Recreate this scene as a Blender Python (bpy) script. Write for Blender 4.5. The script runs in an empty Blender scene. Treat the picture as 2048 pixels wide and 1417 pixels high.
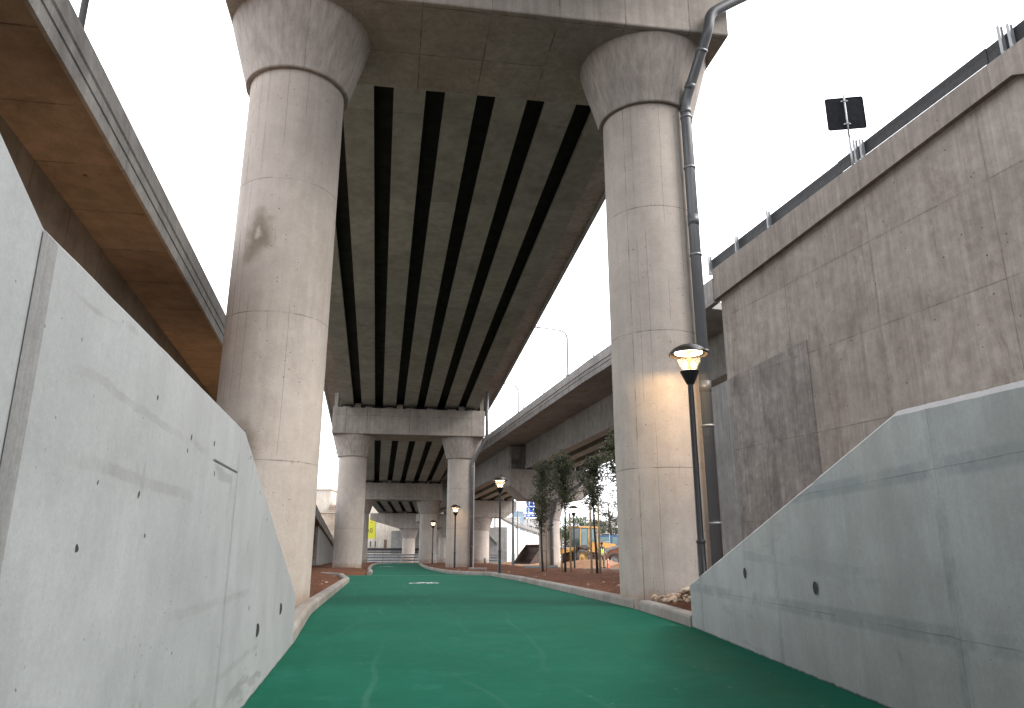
import bpy, bmesh, math, random
from mathutils import Vector, Matrix, noise as mnoise
PI = math.pi
R = math.radians
rnd = random.Random(7)
scene = bpy.context.scene
col = scene.collection

# ------------------------------------------------------------------ helpers
def V(*a): return Vector(a)

def tag(o, label=None, cat=None, group=None, kind=None):
    if label: o['label'] = label
    if cat: o['category'] = cat
    if group: o['group'] = group
    if kind: o['kind'] = kind
    return o

def empty(name, loc, rz=0.0, label=None, cat=None, group=None, rot=None):
    o = bpy.data.objects.new(name, None)
    o.location = loc
    o.rotation_euler = rot if rot else (0, 0, rz)
    o.empty_display_size = 0.2
    col.objects.link(o)
    tag(o, label, cat, group)
    return o

class MB:
    """collects faces (with uv) for ONE mesh"""
    def __init__(s):
        s.v = []; s.f = []; s.uv = []; s.sm = []; s.mi = []
        s.cur = 0
    def face(s, pts, uv=None, smooth=False):
        b = len(s.v)
        s.v += [tuple(p) for p in pts]
        s.f.append(list(range(b, b + len(pts))))
        s.uv.append(uv); s.sm.append(smooth); s.mi.append(s.cur)
    def mesh_faces(s, verts, faces, smooth=False, uvs=None):
        b = len(s.v)
        s.v += [tuple(p) for p in verts]
        for i, f in enumerate(faces):
            s.f.append([b + k for k in f]); s.uv.append(uvs[i] if uvs else None)
            s.sm.append(smooth); s.mi.append(s.cur)
    def box(s, c, size, M=None, bev=0.0):
        hx, hy, hz = size[0] / 2, size[1] / 2, size[2] / 2
        c = Vector(c)
        if bev <= 0:
            vs = [V(x * hx, y * hy, z * hz) for x in (-1, 1) for y in (-1, 1) for z in (-1, 1)]
            fs = [(0, 1, 3, 2), (4, 6, 7, 5), (0, 4, 5, 1), (2, 3, 7, 6), (0, 2, 6, 4), (1, 5, 7, 3)]
        else:
            bm = bmesh.new()
            bmesh.ops.create_cube(bm, size=1.0)
            for v in bm.verts: v.co = V(v.co.x * size[0], v.co.y * size[1], v.co.z * size[2])
            bmesh.ops.bevel(bm, geom=list(bm.edges), offset=bev, segments=2, affect='EDGES', profile=0.5)
            bm.verts.index_update()
            vs = [v.co.copy() for v in bm.verts]; fs = [[v.index for v in f.verts] for f in bm.faces]
            bm.free()
        if M is not None: vs = [M @ v for v in vs]
        s.mesh_faces([v + c for v in vs], fs)
    def prism(s, pts, d):
        """pts: planar polygon (3d), d: extrusion vector"""
        d = Vector(d); pts = [Vector(p) for p in pts]; n = len(pts)
        vs = pts + [p + d for p in pts]
        fs = [list(range(n))[::-1], list(range(n, 2 * n))]
        fs += [(i, (i + 1) % n, n + (i + 1) % n, n + i) for i in range(n)]
        s.mesh_faces(vs, fs)
    def tube(s, path, r, seg=12, caps=True, smooth=True):
        path = [Vector(p) for p in path]; n = len(path)
        rs = r if isinstance(r, (list, tuple)) else [r] * n
        rings = []; up = None
        for i, p in enumerate(path):
            a = path[max(i - 1, 0)]; b = path[min(i + 1, n - 1)]
            t = (b - a).normalized()
            if up is None:
                up = V(0, 0, 1) if abs(t.z) < .9 else V(1, 0, 0)
            x = t.cross(up)
            if x.length < 1e-5: x = t.orthogonal()
            x.normalize(); y = x.cross(t).normalized(); up = y
            rings.append([p + (x * math.cos(2 * PI * k / seg) + y * math.sin(2 * PI * k / seg)) * rs[i] for k in range(seg)])
        b = len(s.v)
        for ring in rings: s.v += [tuple(q) for q in ring]
        for i in range(n - 1):
            for k in range(seg):
                k2 = (k + 1) % seg
                s.f.append([b + i * seg + k, b + i * seg + k2, b + (i + 1) * seg + k2, b + (i + 1) * seg + k])
                s.uv.append(None); s.sm.append(smooth); s.mi.append(s.cur)
        if caps:
            s.f.append([b + k for k in range(seg)][::-1]); s.uv.append(None); s.sm.append(False); s.mi.append(s.cur)
            s.f.append([b + (n - 1) * seg + k for k in range(seg)]); s.uv.append(None); s.sm.append(False); s.mi.append(s.cur)
    def bar(s, a, b, w, h=None):
        """rectangular bar from a to b"""
        h = h or w
        a = Vector(a); b = Vector(b); t = (b - a)
        L = t.length; t.normalize()
        x = t.cross(V(0, 0, 1)) if abs(t.z) < .95 else V(1, 0, 0) - t * t.x
        x.normalize(); y = x.cross(t)
        M = Matrix((x, t, y)).transposed()
        s.box((a + b) / 2, (w, L, h), M)
    def lathe(s, prof, c=(0, 0, 0), seg=32, smooth=True, caps=False, M=None):
        """prof: list of (r,z); uv = (arc length at reference radius, z)"""
        c = Vector(c); rr = max(p[0] for p in prof)
        b = len(s.v); n = len(prof)
        for (r_, z_) in prof:
            for k in range(seg):
                a = 2 * PI * k / seg - PI / 2
                p = V(r_ * math.cos(a), r_ * math.sin(a), z_)
                if M is not None: p = M @ p
                s.v.append(tuple(p + c))
        for i in range(n - 1):
            for k in range(seg):
                k2 = (k + 1) % seg
                s.f.append([b + i * seg + k, b + i * seg + k2, b + (i + 1) * seg + k2, b + (i + 1) * seg + k])
                u0 = (2 * PI * k / seg) * rr; u1 = (2 * PI * (k + 1) / seg) * rr
                if k >= seg / 2: u0 -= 2 * PI * rr; u1 -= 2 * PI * rr
                z0 = prof[i][1]; z1 = prof[i + 1][1]
                s.uv.append([(u0, z0), (u1, z0), (u1, z1), (u0, z1)])
                s.sm.append(smooth); s.mi.append(s.cur)
        if caps:
            s.f.append([b + k for k in range(seg)][::-1]); s.uv.append(None); s.sm.append(False); s.mi.append(s.cur)
            s.f.append([b + (n - 1) * seg + k for k in range(seg)]); s.uv.append(None); s.sm.append(False); s.mi.append(s.cur)
    def sweep(s, prof, frames, cap=True, closed=True):
        """prof list of (a,b) (a along t, b up); frames list of (C, t[, prof override])"""
        n = len(prof); S = 0; rings = []; ss = []
        for i, fr in enumerate(frames):
            C = Vector(fr[0]); t = Vector(fr[1]); pr = fr[2] if len(fr) > 2 else prof
            if i: S += (C - Vector(frames[i - 1][0])).length
            ss.append(S)
            rings.append([C + t * a + V(0, 0, 1) * b for a, b in pr])
        cum = [0]
        for k in range(n):
            a, b = prof[k], prof[(k + 1) % n]
            cum.append(cum[-1] + math.hypot(a[0] - b[0], a[1] - b[1]))
        m = n if closed else n - 1
        for i in range(len(frames) - 1):
            for k in range(m):
                k2 = (k + 1) % n
                s.face([rings[i][k], rings[i + 1][k], rings[i + 1][k2], rings[i][k2]],
                       [(ss[i], cum[k]), (ss[i + 1], cum[k]), (ss[i + 1], cum[k + 1]), (ss[i], cum[k + 1])])
        if cap and closed:
            s.face(rings[0]); s.face(rings[-1][::-1])
    def build(s, name, mat, parent=None, origin=(0, 0, 0), uvdir=(1, 0), loc=None, weld=False, fix=True):
        o = Vector(origin)
        me = bpy.data.meshes.new(name)
        me.from_pydata([tuple(Vector(p) - o) for p in s.v], [], s.f)
        mats = mat if isinstance(mat, (list, tuple)) else [mat]
        for m in mats: me.materials.append(m)
        td = V(uvdir[0], uvdir[1], 0).normalized(); nd = V(-td.y, td.x, 0)
        ul = me.uv_layers.new(name='UVMap')
        for p in me.polygons:
            uv = s.uv[p.index]
            p.use_smooth = s.sm[p.index]; p.material_index = s.mi[p.index]
            nrm = p.normal
            for j, li in enumerate(p.loop_indices):
                if uv: ul.data[li].uv = uv[j]
                else:
                    q = Vector(s.v[me.loops[li].vertex_index])
                    if abs(nrm.z) > .75: ul.data[li].uv = (q.dot(td), q.dot(nd))
                    elif abs(nrm.dot(td)) > .8: ul.data[li].uv = (q.dot(nd), q.z)
                    else: ul.data[li].uv = (q.dot(td), q.z)
        if fix or weld:
            bm = bmesh.new(); bm.from_mesh(me)
            if weld: bmesh.ops.remove_doubles(bm, verts=bm.verts, dist=1e-4)
            bmesh.ops.recalc_face_normals(bm, faces=bm.faces)
            bm.to_mesh(me); bm.free()
        me.update()
        ob = bpy.data.objects.new(name, me)
        col.objects.link(ob)
        if parent: ob.parent = parent
        if loc is not None: ob.location = loc
        elif parent is None: ob.location = o
        return ob

def copy_tree(o, parent=None):
    c = o.copy(); col.objects.link(c); c.parent = parent
    for ch in list(o.children): copy_tree(ch, c)
    return c

def copy_thing(o, loc, rz=None, label=None):
    c = copy_tree(o); c.location = loc
    if rz is not None: c.rotation_euler.z = rz
    if label: c['label'] = label
    return c

def lerp(a, b, t): return a + (b - a) * t
def interp(tab, y):
    if y <= tab[0][0]:
        a, b = tab[0], tab[1]
    elif y >= tab[-1][0]:
        a, b = tab[-2], tab[-1]
    else:
        for a, b in zip(tab, tab[1:]):
            if a[0] <= y <= b[0]: break
    return a[1] + (b[1] - a[1]) * (y - a[0]) / (b[0] - a[0])

def Zg(y): return -0.0045 * max(0.0, y - 13) if y < 130 else -0.5265

# ------------------------------------------------------------------ materials
class NT:
    def __init__(s, name):
        s.m = bpy.data.materials.new(name); s.m.use_nodes = True
        s.t = s.m.node_tree; s.t.nodes.clear()
        s.out = s.t.nodes.new('ShaderNodeOutputMaterial')
        s.bsdf = s.t.nodes.new('ShaderNodeBsdfPrincipled')
        s.t.links.new(s.bsdf.outputs[0], s.out.inputs[0])
        g = s.t.nodes.new('ShaderNodeNewGeometry'); s.pos = g.outputs['Position']
        s._uv = None
    @property
    def uv(s):
        if s._uv is None:
            n = s.t.nodes.new('ShaderNodeUVMap'); n.uv_map = 'UVMap'
            x = s.t.nodes.new('ShaderNodeSeparateXYZ'); s.t.links.new(n.outputs[0], x.inputs[0])
            s._uv = (x.outputs[0], x.outputs[1], n.outputs[0])
        return s._uv
    def set(s, sock, v):
        if isinstance(v, bpy.types.NodeSocket): s.t.links.new(v, sock)
        elif isinstance(v, (tuple, list)) and len(v) == 3 and sock.type == 'RGBA': sock.default_value = (*v, 1)
        else: sock.default_value = v
    def math(s, op, a, b=0.0, c=0.0, clamp=False):
        n = s.t.nodes.new('ShaderNodeMath'); n.operation = op; n.use_clamp = clamp
        s.set(n.inputs[0], a); s.set(n.inputs[1], b); s.set(n.inputs[2], c)
        return n.outputs[0]
    def vmul(s, v, k):
        n = s.t.nodes.new('ShaderNodeVectorMath'); n.operation = 'MULTIPLY'
        s.set(n.inputs[0], v); n.inputs[1].default_value = k; return n.outputs[0]
    def vadd(s, v, k):
        n = s.t.nodes.new('ShaderNodeVectorMath'); n.operation = 'ADD'
        s.set(n.inputs[0], v); s.set(n.inputs[1], k); return n.outputs[0]
    def dist(s, v, k):
        n = s.t.nodes.new('ShaderNodeVectorMath'); n.operation = 'DISTANCE'
        s.set(n.inputs[0], v); s.set(n.inputs[1], k); return n.outputs['Value']
    def noise(s, v, scale, detail=4, rough=.55, dist=0.0, colr=False):
        n = s.t.nodes.new('ShaderNodeTexNoise'); s.set(n.inputs['Vector'], v)
        n.inputs['Scale'].default_value = scale; n.inputs['Detail'].default_value = detail
        n.inputs['Roughness'].default_value = rough; n.inputs['Distortion'].default_value = dist
        return n.outputs['Color' if colr else 'Fac']
    def voro(s, v, scale, feature='F1'):
        n = s.t.nodes.new('ShaderNodeTexVoronoi'); s.set(n.inputs['Vector'], v)
        n.feature = feature; n.inputs['Scale'].default_value = scale
        return n.outputs['Distance'], n.outputs.get('Color')
    def map(s, v, a, b, c=0.0, d=1.0, smooth=True):
        n = s.t.nodes.new('ShaderNodeMapRange'); s.set(n.inputs[0], v)
        n.interpolation_type = 'SMOOTHSTEP' if smooth else 'LINEAR'; n.clamp = True
        n.inputs[1].default_value = a; n.inputs[2].default_value = b
        s.set(n.inputs[3], c); s.set(n.inputs[4], d); return n.outputs[0]
    def mix(s, f, a, b, mode='MIX'):
        n = s.t.nodes.new('ShaderNodeMix'); n.data_type = 'RGBA'; n.blend_type = mode
        s.set(n.inputs[0], f); s.set(n.inputs[6], a); s.set(n.inputs[7], b); return n.outputs[2]
    def grey(s, v):
        n = s.t.nodes.new('ShaderNodeCombineColor'); 
        for i in range(3): s.t.links.new(v, n.inputs[i])
        return n.outputs[0]
    def bump(s, h, strength=.3, d=.01, prev=None):
        n = s.t.nodes.new('ShaderNodeBump'); n.inputs['Strength'].default_value = strength
        n.inputs['Distance'].default_value = d; s.set(n.inputs['Height'], h)
        if prev: s.t.links.new(prev, n.inputs['Normal'])
        return n.outputs[0]
    def done(s, color, rough=.7, normal=None, metal=0.0, spec=.5):
        s.set(s.bsdf.inputs['Base Color'], color); s.set(s.bsdf.inputs['Roughness'], rough)
        s.bsdf.inputs['Metallic'].default_value = metal
        s.bsdf.inputs['Specular IOR Level'].default_value = spec
        if normal: s.t.links.new(normal, s.bsdf.inputs['Normal'])
        return s.m

def concrete(name, c1, c2, su=None, sv=None, u0=0., v0=0., seam=.6, seamw=.006, streak=.35, holes=.6,
             hole_scale=9., mottle=.3, panel=.08, halo=0., halo_w=.07, halo_c=None, fine=.12, spots=(), rough=.8,
             stains=.0, stain_c=None, blotch_scale=.55, smear=0., smear_c=(.3, .3, .31), bump=.25, density=.2, bruise=0., hair=(), splash=None, bands=()):
    K_ = .68
    c1, c2 = tuple(x * K_ for x in c1), tuple(x * K_ for x in c2)
    if stain_c: stain_c = tuple(x * K_ for x in stain_c)
    if halo_c: halo_c = tuple(x * K_ for x in halo_c)
    smear_c = tuple(x * K_ for x in smear_c)
    n = NT(name); P = n.pos
    big = n.noise(P, blotch_scale, 5, .6)
    mid = n.noise(P, 3.1, 6, .65)
    fin = n.noise(P, 38, 4, .7)
    sm = n.noise(P, 140, 2, .6)
    c = n.mix(n.map(big, .36, .64), c1, c2)
    tone = n.map(mid, .25, .75, 1 - mottle, 1 + mottle * .6)
    tone = n.math('MULTIPLY', tone, n.map(fin, .2, .8, 1 - fine, 1 + fine))
    tone = n.math('MULTIPLY', tone, n.map(sm, .2, .8, 1 - fine * .8, 1 + fine * .8))
    if streak:
        sk = n.noise(n.vmul(P, (5., 5., .16)), 1.6, 5, .7)
        sk2 = n.noise(n.vmul(P, (22., 22., .3)), 1.0, 4, .6)
        w = n.map(n.noise(P, .4, 2), .4, .65)
        tone = n.math('MULTIPLY', tone, n.map(sk, .32, .7, 1 - streak, 1 + streak * .35))
        d = n.math('MULTIPLY', n.map(sk2, .54, .72), w)
        tone = n.math('MULTIPLY', tone, n.math('SUBTRACT', 1.0, n.math('MULTIPLY', d, streak * .9)))
    height = n.math('MULTIPLY', fin, .35)
    if su or sv:
        u, v, uvv = n.uv
        wob = n.math('MULTIPLY', n.math('SUBTRACT', n.noise(P, 2.3, 4, .7), .5), .03)
        masks = []; halos = []; cells = None
        for (coord, sp, o) in ((u, su, u0), (v, sv, v0)):
            if not sp: continue
            x = n.math('ADD', n.math('SUBTRACT', coord, o), wob)
            d = n.math('PINGPONG', x, sp / 2)
            masks.append(n.map(d, seamw * .35, seamw, 1.0, 0.0))
            if halo: halos.append(n.map(d, halo_w * .55, halo_w, 1.0, 0.0))
            ci = n.math('FLOOR', n.math('DIVIDE', n.math('SUBTRACT', coord, o), sp))
            cells = ci if cells is None else n.math('ADD', cells, n.math('MULTIPLY', ci, 17.3))
        m = masks[0] if len(masks) == 1 else n.math('MAXIMUM', masks[0], masks[1])
        br = n.map(n.noise(P, 1.7, 4, .7), .38, .6, .15, 1.0)
        m = n.math('MULTIPLY', m, br)
        wn = n.t.nodes.new('ShaderNodeTexWhiteNoise'); wn.noise_dimensions = '1D'; n.set(wn.inputs['W'], cells)
        tone = n.math('MULTIPLY', tone, n.map(wn.outputs[0], 0, 1, 1 - panel, 1 + panel, smooth=False))
        if halo:
            h = halos[0] if len(halos) == 1 else n.math('MAXIMUM', halos[0], halos[1])
            h = n.math('MULTIPLY', h, n.map(n.noise(P, 1.1, 6, .75), .36, .58, 0.0, halo))
            c = n.mix(h, c, halo_c or tuple(x * .62 for x in c1))
        tone = n.math('MULTIPLY', tone, n.math('SUBTRACT', 1.0, n.math('MULTIPLY', m, seam)))
        height = n.math('SUBTRACT', height, n.math('MULTIPLY', m, .8))
    if stains:
        st = n.noise(n.vmul(P, (1.2, 1.2, .45)), .9, 6, .7, .6)
        c = n.mix(n.math('MULTIPLY', n.map(st, .5, .68), stains), c, stain_c or (c1[0] * .6, c1[1] * .52, c1[2] * .45))
    if smear:
        # trowelled repair patches: short broad horizontal bands
        sm1 = n.noise(n.vadd(n.vmul(P, (.55, .55, 4.2)), (3.1, 1.7, 8.2)), 1.0, 3, .6, .4)
        c = n.mix(n.math('MULTIPLY', n.map(sm1, .61, .655), smear), c, smear_c)
        sm2 = n.noise(n.vadd(n.vmul(P, (4.0, 4.0, 1.3)), (7.7, 2.2, 1.1)), 1.0, 3, .6, .3)
        c = n.mix(n.math('MULTIPLY', n.map(sm2, .64, .70), smear * .8), c, smear_c)
    if holes:
        warp = n.vadd(P, n.vmul(n.noise(P, 20, 2, colr=True), (.03, .03, .03)))
        d, cc = n.voro(warp, hole_scale)
        sep = n.t.nodes.new('ShaderNodeSeparateColor'); n.t.links.new(cc, sep.inputs[0])
        rad = n.map(sep.outputs[0], 1 - density, 1.0, 0.0, .16, smooth=False)
        hm = n.map(n.math('SUBTRACT', d, rad), -.02, .0, 1.0, 0.0)
        hm = n.math('MULTIPLY', hm, n.math('GREATER_THAN', rad, .001))
        d2, cc2 = n.voro(warp, hole_scale * 3.7)
        sep2 = n.t.nodes.new('ShaderNodeSeparateColor'); n.t.links.new(cc2, sep2.inputs[0])
        rad2 = n.map(sep2.outputs[1], 1 - density * .9, 1.0, 0.0, .2, smooth=False)
        hm2 = n.math('MULTIPLY', n.map(n.math('SUBTRACT', d2, rad2), -.03, .0, 1.0, 0.0), n.map(n.noise(P, .9, 3), .42, .62))
        hm2 = n.math('MULTIPLY', hm2, n.math('GREATER_THAN', rad2, .001))
        H = n.math('MAXIMUM', hm, n.math('MULTIPLY', hm2, .8))
        tone = n.math('MULTIPLY', tone, n.math('SUBTRACT', 1.0, n.math('MULTIPLY', H, holes)))
        height = n.math('SUBTRACT', height, H)
    if bruise:
        # soft darker formwork bruises, taller than wide
        bw = n.vadd(n.vmul(P, (1, 1, .5)), n.vmul(n.noise(P, 2.6, 3, colr=True), (.25, .25, .25)))
        bd, bc = n.voro(bw, 3.1)
        bs_ = n.t.nodes.new('ShaderNodeSeparateColor'); n.t.links.new(bc, bs_.inputs[0])
        br_ = n.map(bs_.outputs[0], .62, 1.0, 0.02, .30, smooth=False)
        bm_ = n.math('MULTIPLY', n.map(n.math('SUBTRACT', bd, br_), -.14, .0, 1.0, 0.0), n.math('GREATER_THAN', bs_.outputs[0], .62))
        bm_ = n.math('MULTIPLY', bm_, n.map(n.noise(P, 7, 4, .7), .3, .65))
        tone = n.math('MULTIPLY', tone, n.math('SUBTRACT', 1.0, n.math('MULTIPLY', bm_, bruise)))
    for (bv, hw, b0, b1, bs) in bands:
        u_, v_, _x = n.uv
        wv_ = n.math('MULTIPLY', n.math('SUBTRACT', n.noise(P, 2.4, 5, .7), .5), .07)
        dv = n.math('ABSOLUTE', n.math('ADD', n.math('SUBTRACT', v_, bv), wv_))
        bm = n.math('MULTIPLY', n.map(dv, hw * .55, hw, 1, 0), n.math('MULTIPLY', n.map(u_, b0, b0 + .25), n.map(u_, b1 - .25, b1, 1, 0)))
        bm = n.math('MULTIPLY', bm, n.map(n.noise(P, 3.5, 4, .7), .34, .55, .25, 1.0))
        c = n.mix(n.math('MULTIPLY', bm, bs), c, smear_c)
    if hair:
        u_, v_, _x = n.uv
        wb = n.math('MULTIPLY', n.math('SUBTRACT', n.noise(P, .8, 5, .6), .5), .05)
        for (hu, hp) in hair:
            dd = n.math('ABSOLUTE', n.math('ADD', n.math('SUBTRACT', u_, hu), wb))
            bk_ = n.map(n.noise(n.vadd(n.vmul(P, (.2, .2, .5)), (hp, hp * 2, 0)), 1.0, 2), .47, .54)
            hm_ = n.math('MULTIPLY', n.map(dd, .002, .008, 1.0, 0.0), bk_)
            tone = n.math('MULTIPLY', tone, n.math('SUBTRACT', 1.0, n.math('MULTIPLY', hm_, .36)))
    if splash:
        sx_ = n.t.nodes.new('ShaderNodeSeparateXYZ'); n.t.links.new(P, sx_.inputs[0])
        h_ = n.math('SUBTRACT', sx_.outputs[2], n.math('MULTIPLY', n.noise(n.vmul(P, (1, 1, .6)), splash[3], 5, .75), splash[1] * 2.2))
        c = n.mix(n.map(h_, -splash[1], splash[1] * .05, splash[2], 0.0), c, splash[0])
    for (sp, r, cs, a) in spots:
        wv = n.vadd(P, n.vmul(n.vadd(n.noise(P, 3.5, 4, colr=True), (-.5, -.5, -.5)), (.35, .35, .35)))
        q = n.vmul(wv, (1, 1, .55)); ctr = (sp[0], sp[1], sp[2] * .55)
        dd = n.dist(q, ctr)
        c = n.mix(n.math('MULTIPLY', n.map(dd, r * .2, r, 1., 0.), a), c, tuple(x * K_ for x in cs))
    c = n.mix(1.0, c, n.grey(tone), 'MULTIPLY')
    nb = n.bump(height, bump, .012)
    return n.done(c, n.map(mid, .3, .7, rough - .06, rough + .08), nb, spec=.3)

def plain(name, c, rough=.5, metal=0., var=.12, scale=8., spec=.5, c2=None, bump=0.):
    n = NT(name)
    f = n.noise(n.pos, scale, 4, .6)
    cc = n.mix(n.map(f, .3, .7), c, c2 or tuple(x * (1 - var) for x in c))
    nb = n.bump(n.noise(n.pos, scale * 6, 3), bump, .01) if bump else None
    return n.done(cc, n.map(n.noise(n.pos, scale * 2.2, 3), .3, .7, max(rough - .08, .03), rough + .08), nb, metal, spec)

def emit(name, c, strength):
    n = NT(name)
    n.bsdf.inputs['Emission Color'].default_value = (*c, 1)
    n.bsdf.inputs['Emission Strength'].default_value = strength
    return n.done(c, .5)

def glass(name, tint=(1, 1, 1), gl=.08):
    m = bpy.data.materials.new(name); m.use_nodes = True; t = m.node_tree; t.nodes.clear()
    o = t.nodes.new('ShaderNodeOutputMaterial'); mx = t.nodes.new('ShaderNodeMixShader')
    a = t.nodes.new('ShaderNodeBsdfTransparent'); b = t.nodes.new('ShaderNodeBsdfGlossy')
    a.inputs[0].default_value = (*tint, 1); b.inputs['Roughness'].default_value = .08
    mx.inputs[0].default_value = gl
    t.links.new(a.outputs[0], mx.inputs[1]); t.links.new(b.outputs[0], mx.inputs[2]); t.links.new(mx.outputs[0], o.inputs[0])
    return m
# ------------------------------------------------------------------ camera
HC = 0.88; F = 1500.0; PITCH = math.atan(422.5 / 1500.0)
cam = bpy.data.cameras.new('camera'); camo = bpy.data.objects.new('camera', cam); col.objects.link(camo)
camo.location = (0, 0, HC); camo.rotation_euler = (PI / 2 + PITCH, 0, 0)
cam.sensor_width = 36.0; cam.lens = F / 2048 * 36.0; cam.shift_y = -26.0 / 2048
cam.clip_start = .05; cam.clip_end = 3000
scene.camera = camo

# ------------------------------------------------------------------ world: bright overcast dusk
w = bpy.data.worlds.new('World'); scene.world = w; w.use_nodes = True
t = w.node_tree; t.nodes.clear()
SUN_EL, SUN_AZ = R(42), R(108)       # azimuth measured from +Y clockwise (towards +X, behind the camera)
sky = t.nodes.new('ShaderNodeTexSky'); sky.sky_type = 'NISHITA'; sky.sun_disc = False
sky.sun_elevation = SUN_EL; sky.sun_rotation = SUN_AZ; sky.air_density = 1.6; sky.dust_density = 4.0
hs = t.nodes.new('ShaderNodeHueSaturation'); hs.inputs['Saturation'].default_value = .22
cl = t.nodes.new('ShaderNodeTexNoise'); cl.inputs['Scale'].default_value = 1.4; cl.inputs['Detail'].default_value = 5
tc = t.nodes.new('ShaderNodeTexCoord')
mp = t.nodes.new('ShaderNodeMapping'); mp.inputs['Scale'].default_value = (1, 1, 2.2)
rmp = t.nodes.new('ShaderNodeMapRange'); rmp.inputs[1].default_value = .3; rmp.inputs[2].default_value = .7
rmp.inputs[3].default_value = 15.; rmp.inputs[4].default_value = 18.5
mc = t.nodes.new('ShaderNodeMix'); mc.data_type = 'RGBA'; mc.inputs[0].default_value = .8
cm = t.nodes.new('ShaderNodeVectorMath'); cm.operation = 'SCALE'; cm.inputs[0].default_value = (.97, .99, 1.03)
bg = t.nodes.new('ShaderNodeBackground'); bg.inputs[1].default_value = .108
wo = t.nodes.new('ShaderNodeOutputWorld')
L = t.links.new
L(tc.outputs['Generated'], mp.inputs[0]); L(mp.outputs[0], cl.inputs['Vector']); L(cl.outputs['Fac'], rmp.inputs[0])
L(rmp.outputs[0], cm.inputs['Scale']); L(sky.outputs[0], hs.inputs['Color']); L(hs.outputs[0], mc.inputs[6])
L(cm.outputs[0], mc.inputs[7]); L(mc.outputs[2], bg.inputs[0]); L(bg.outputs[0], wo.inputs[0])
sl = bpy.data.lights.new('sun', 'SUN'); sl.energy = 2.0; sl.angle = R(28); sl.color = (1.0, .95, .88)
so = bpy.data.objects.new('sun', sl); col.objects.link(so)
sd = V(math.sin(SUN_AZ) * math.cos(SUN_EL), math.cos(SUN_AZ) * math.cos(SUN_EL), math.sin(SUN_EL))
so.rotation_euler = sd.to_track_quat('Z', 'Y').to_euler(); so.location = sd * 60
vs = scene.view_settings; scene.display_settings.display_device = 'sRGB'
vs.view_transform = 'Standard'; vs.look = 'None'; vs.gamma = 1; vs.exposure = 1.12; vs.use_curve_mapping = False
scene.cycles.use_denoising = True
scene.cycles.max_bounces = 8; scene.cycles.diffuse_bounces = 5; scene.cycles.transparent_max_bounces = 12
scene.cycles.sample_clamp_indirect = 8

# ------------------------------------------------------------------ materials
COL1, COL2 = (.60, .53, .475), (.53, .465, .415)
M = {}
stain_k = (.16, .12, .07)
M['column'] = concrete('column_concrete', COL1, COL2, su=5.466, sv=2.45, u0=-.62, v0=2.28, seam=.5, seamw=.013, streak=.06, holes=.8, density=.42, hair=((-.45, 1.3), (-.27, 4.1), (.10, 7.7), (.44, 2.9)), splash=((.22, .14, .09), .30, .55, 2.2),
                       hole_scale=14, mottle=.10, panel=.04, fine=.09, stains=.3, stain_c=(.33, .275, .23),
                       spots=[((-4.35, 11.86, 6.15), .34, stain_k, .75), ((-4.5, 11.9, 5.75), .2, stain_k, .5), ((-4.3, 11.86, 2.45), .36, stain_k, .75),
                              ((-4.36, 11.86, 6.17), .09, (.55, .5, .43), .9), ((-4.32, 11.86, 2.52), .09, (.55, .5, .43), .9)])
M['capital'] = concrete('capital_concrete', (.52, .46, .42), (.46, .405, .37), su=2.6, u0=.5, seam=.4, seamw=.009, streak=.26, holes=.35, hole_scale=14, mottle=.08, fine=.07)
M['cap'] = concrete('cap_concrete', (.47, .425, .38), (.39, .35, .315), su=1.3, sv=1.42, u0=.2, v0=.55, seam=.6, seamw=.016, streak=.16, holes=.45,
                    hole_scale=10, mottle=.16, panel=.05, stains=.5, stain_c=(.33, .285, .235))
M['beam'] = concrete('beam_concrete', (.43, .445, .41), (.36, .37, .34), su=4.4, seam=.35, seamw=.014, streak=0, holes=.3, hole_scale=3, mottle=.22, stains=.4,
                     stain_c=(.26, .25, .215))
M['slab'] = concrete('slab_concrete', (.50, .42, .375), (.43, .36, .32), su=2.4, seam=.55, seamw=.02, streak=.2, holes=.4, mottle=.25, panel=.07)
M['deep'] = concrete('web_concrete', (.14, .14, .13), (.10, .10, .095), streak=.2, holes=.2, mottle=.2)
M['wing_l'] = concrete('wing_wall_concrete_light', (.505, .52, .538), (.44, .455, .472), streak=.035, holes=.9, hole_scale=11, mottle=.10, fine=.06, density=.30, bands=((1.28, .016, 1.7, 3.4, .6), (1.085, .022, 1.75, 3.2, .7), (.66, .022, 2.8, 5.0, .5), (.30, .022, 3.9, 5.6, .6)), bruise=.3, splash=((.004, .055, .036), .018, 1.0, 9),
                       smear=.9, smear_c=(.375, .38, .385), halo=0, stains=.22, stain_c=(.41, .425, .42), blotch_scale=.9, rough=.62, bump=.16)
M['wing_r'] = concrete('wing_wall_concrete_grey', (.475, .49, .485), (.405, .42, .415), su=2.62, sv=.83, u0=1.32, v0=.47, seam=.28, seamw=.006, halo=.75, halo_w=.065,
                       halo_c=(.28, .31, .315), streak=.05, holes=.85, hole_scale=15, density=.26, bruise=.34, splash=((.004, .05, .034), .018, 1.0, 9), mottle=.13, fine=.07, smear=.5, smear_c=(.35, .37, .365), panel=.03,
                       stains=.5, stain_c=(.37, .38, .35), blotch_scale=1.1, rough=.62, bump=.2)
M['chamfer'] = concrete('chamfer_concrete', (.56, .55, .55), (.5, .49, .49), streak=0, holes=.5, mottle=.1)
M['mortar'] = concrete('mortar_strip', (.42, .415, .42), (.36, .36, .365), streak=.3, holes=.4, mottle=.15)
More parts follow.
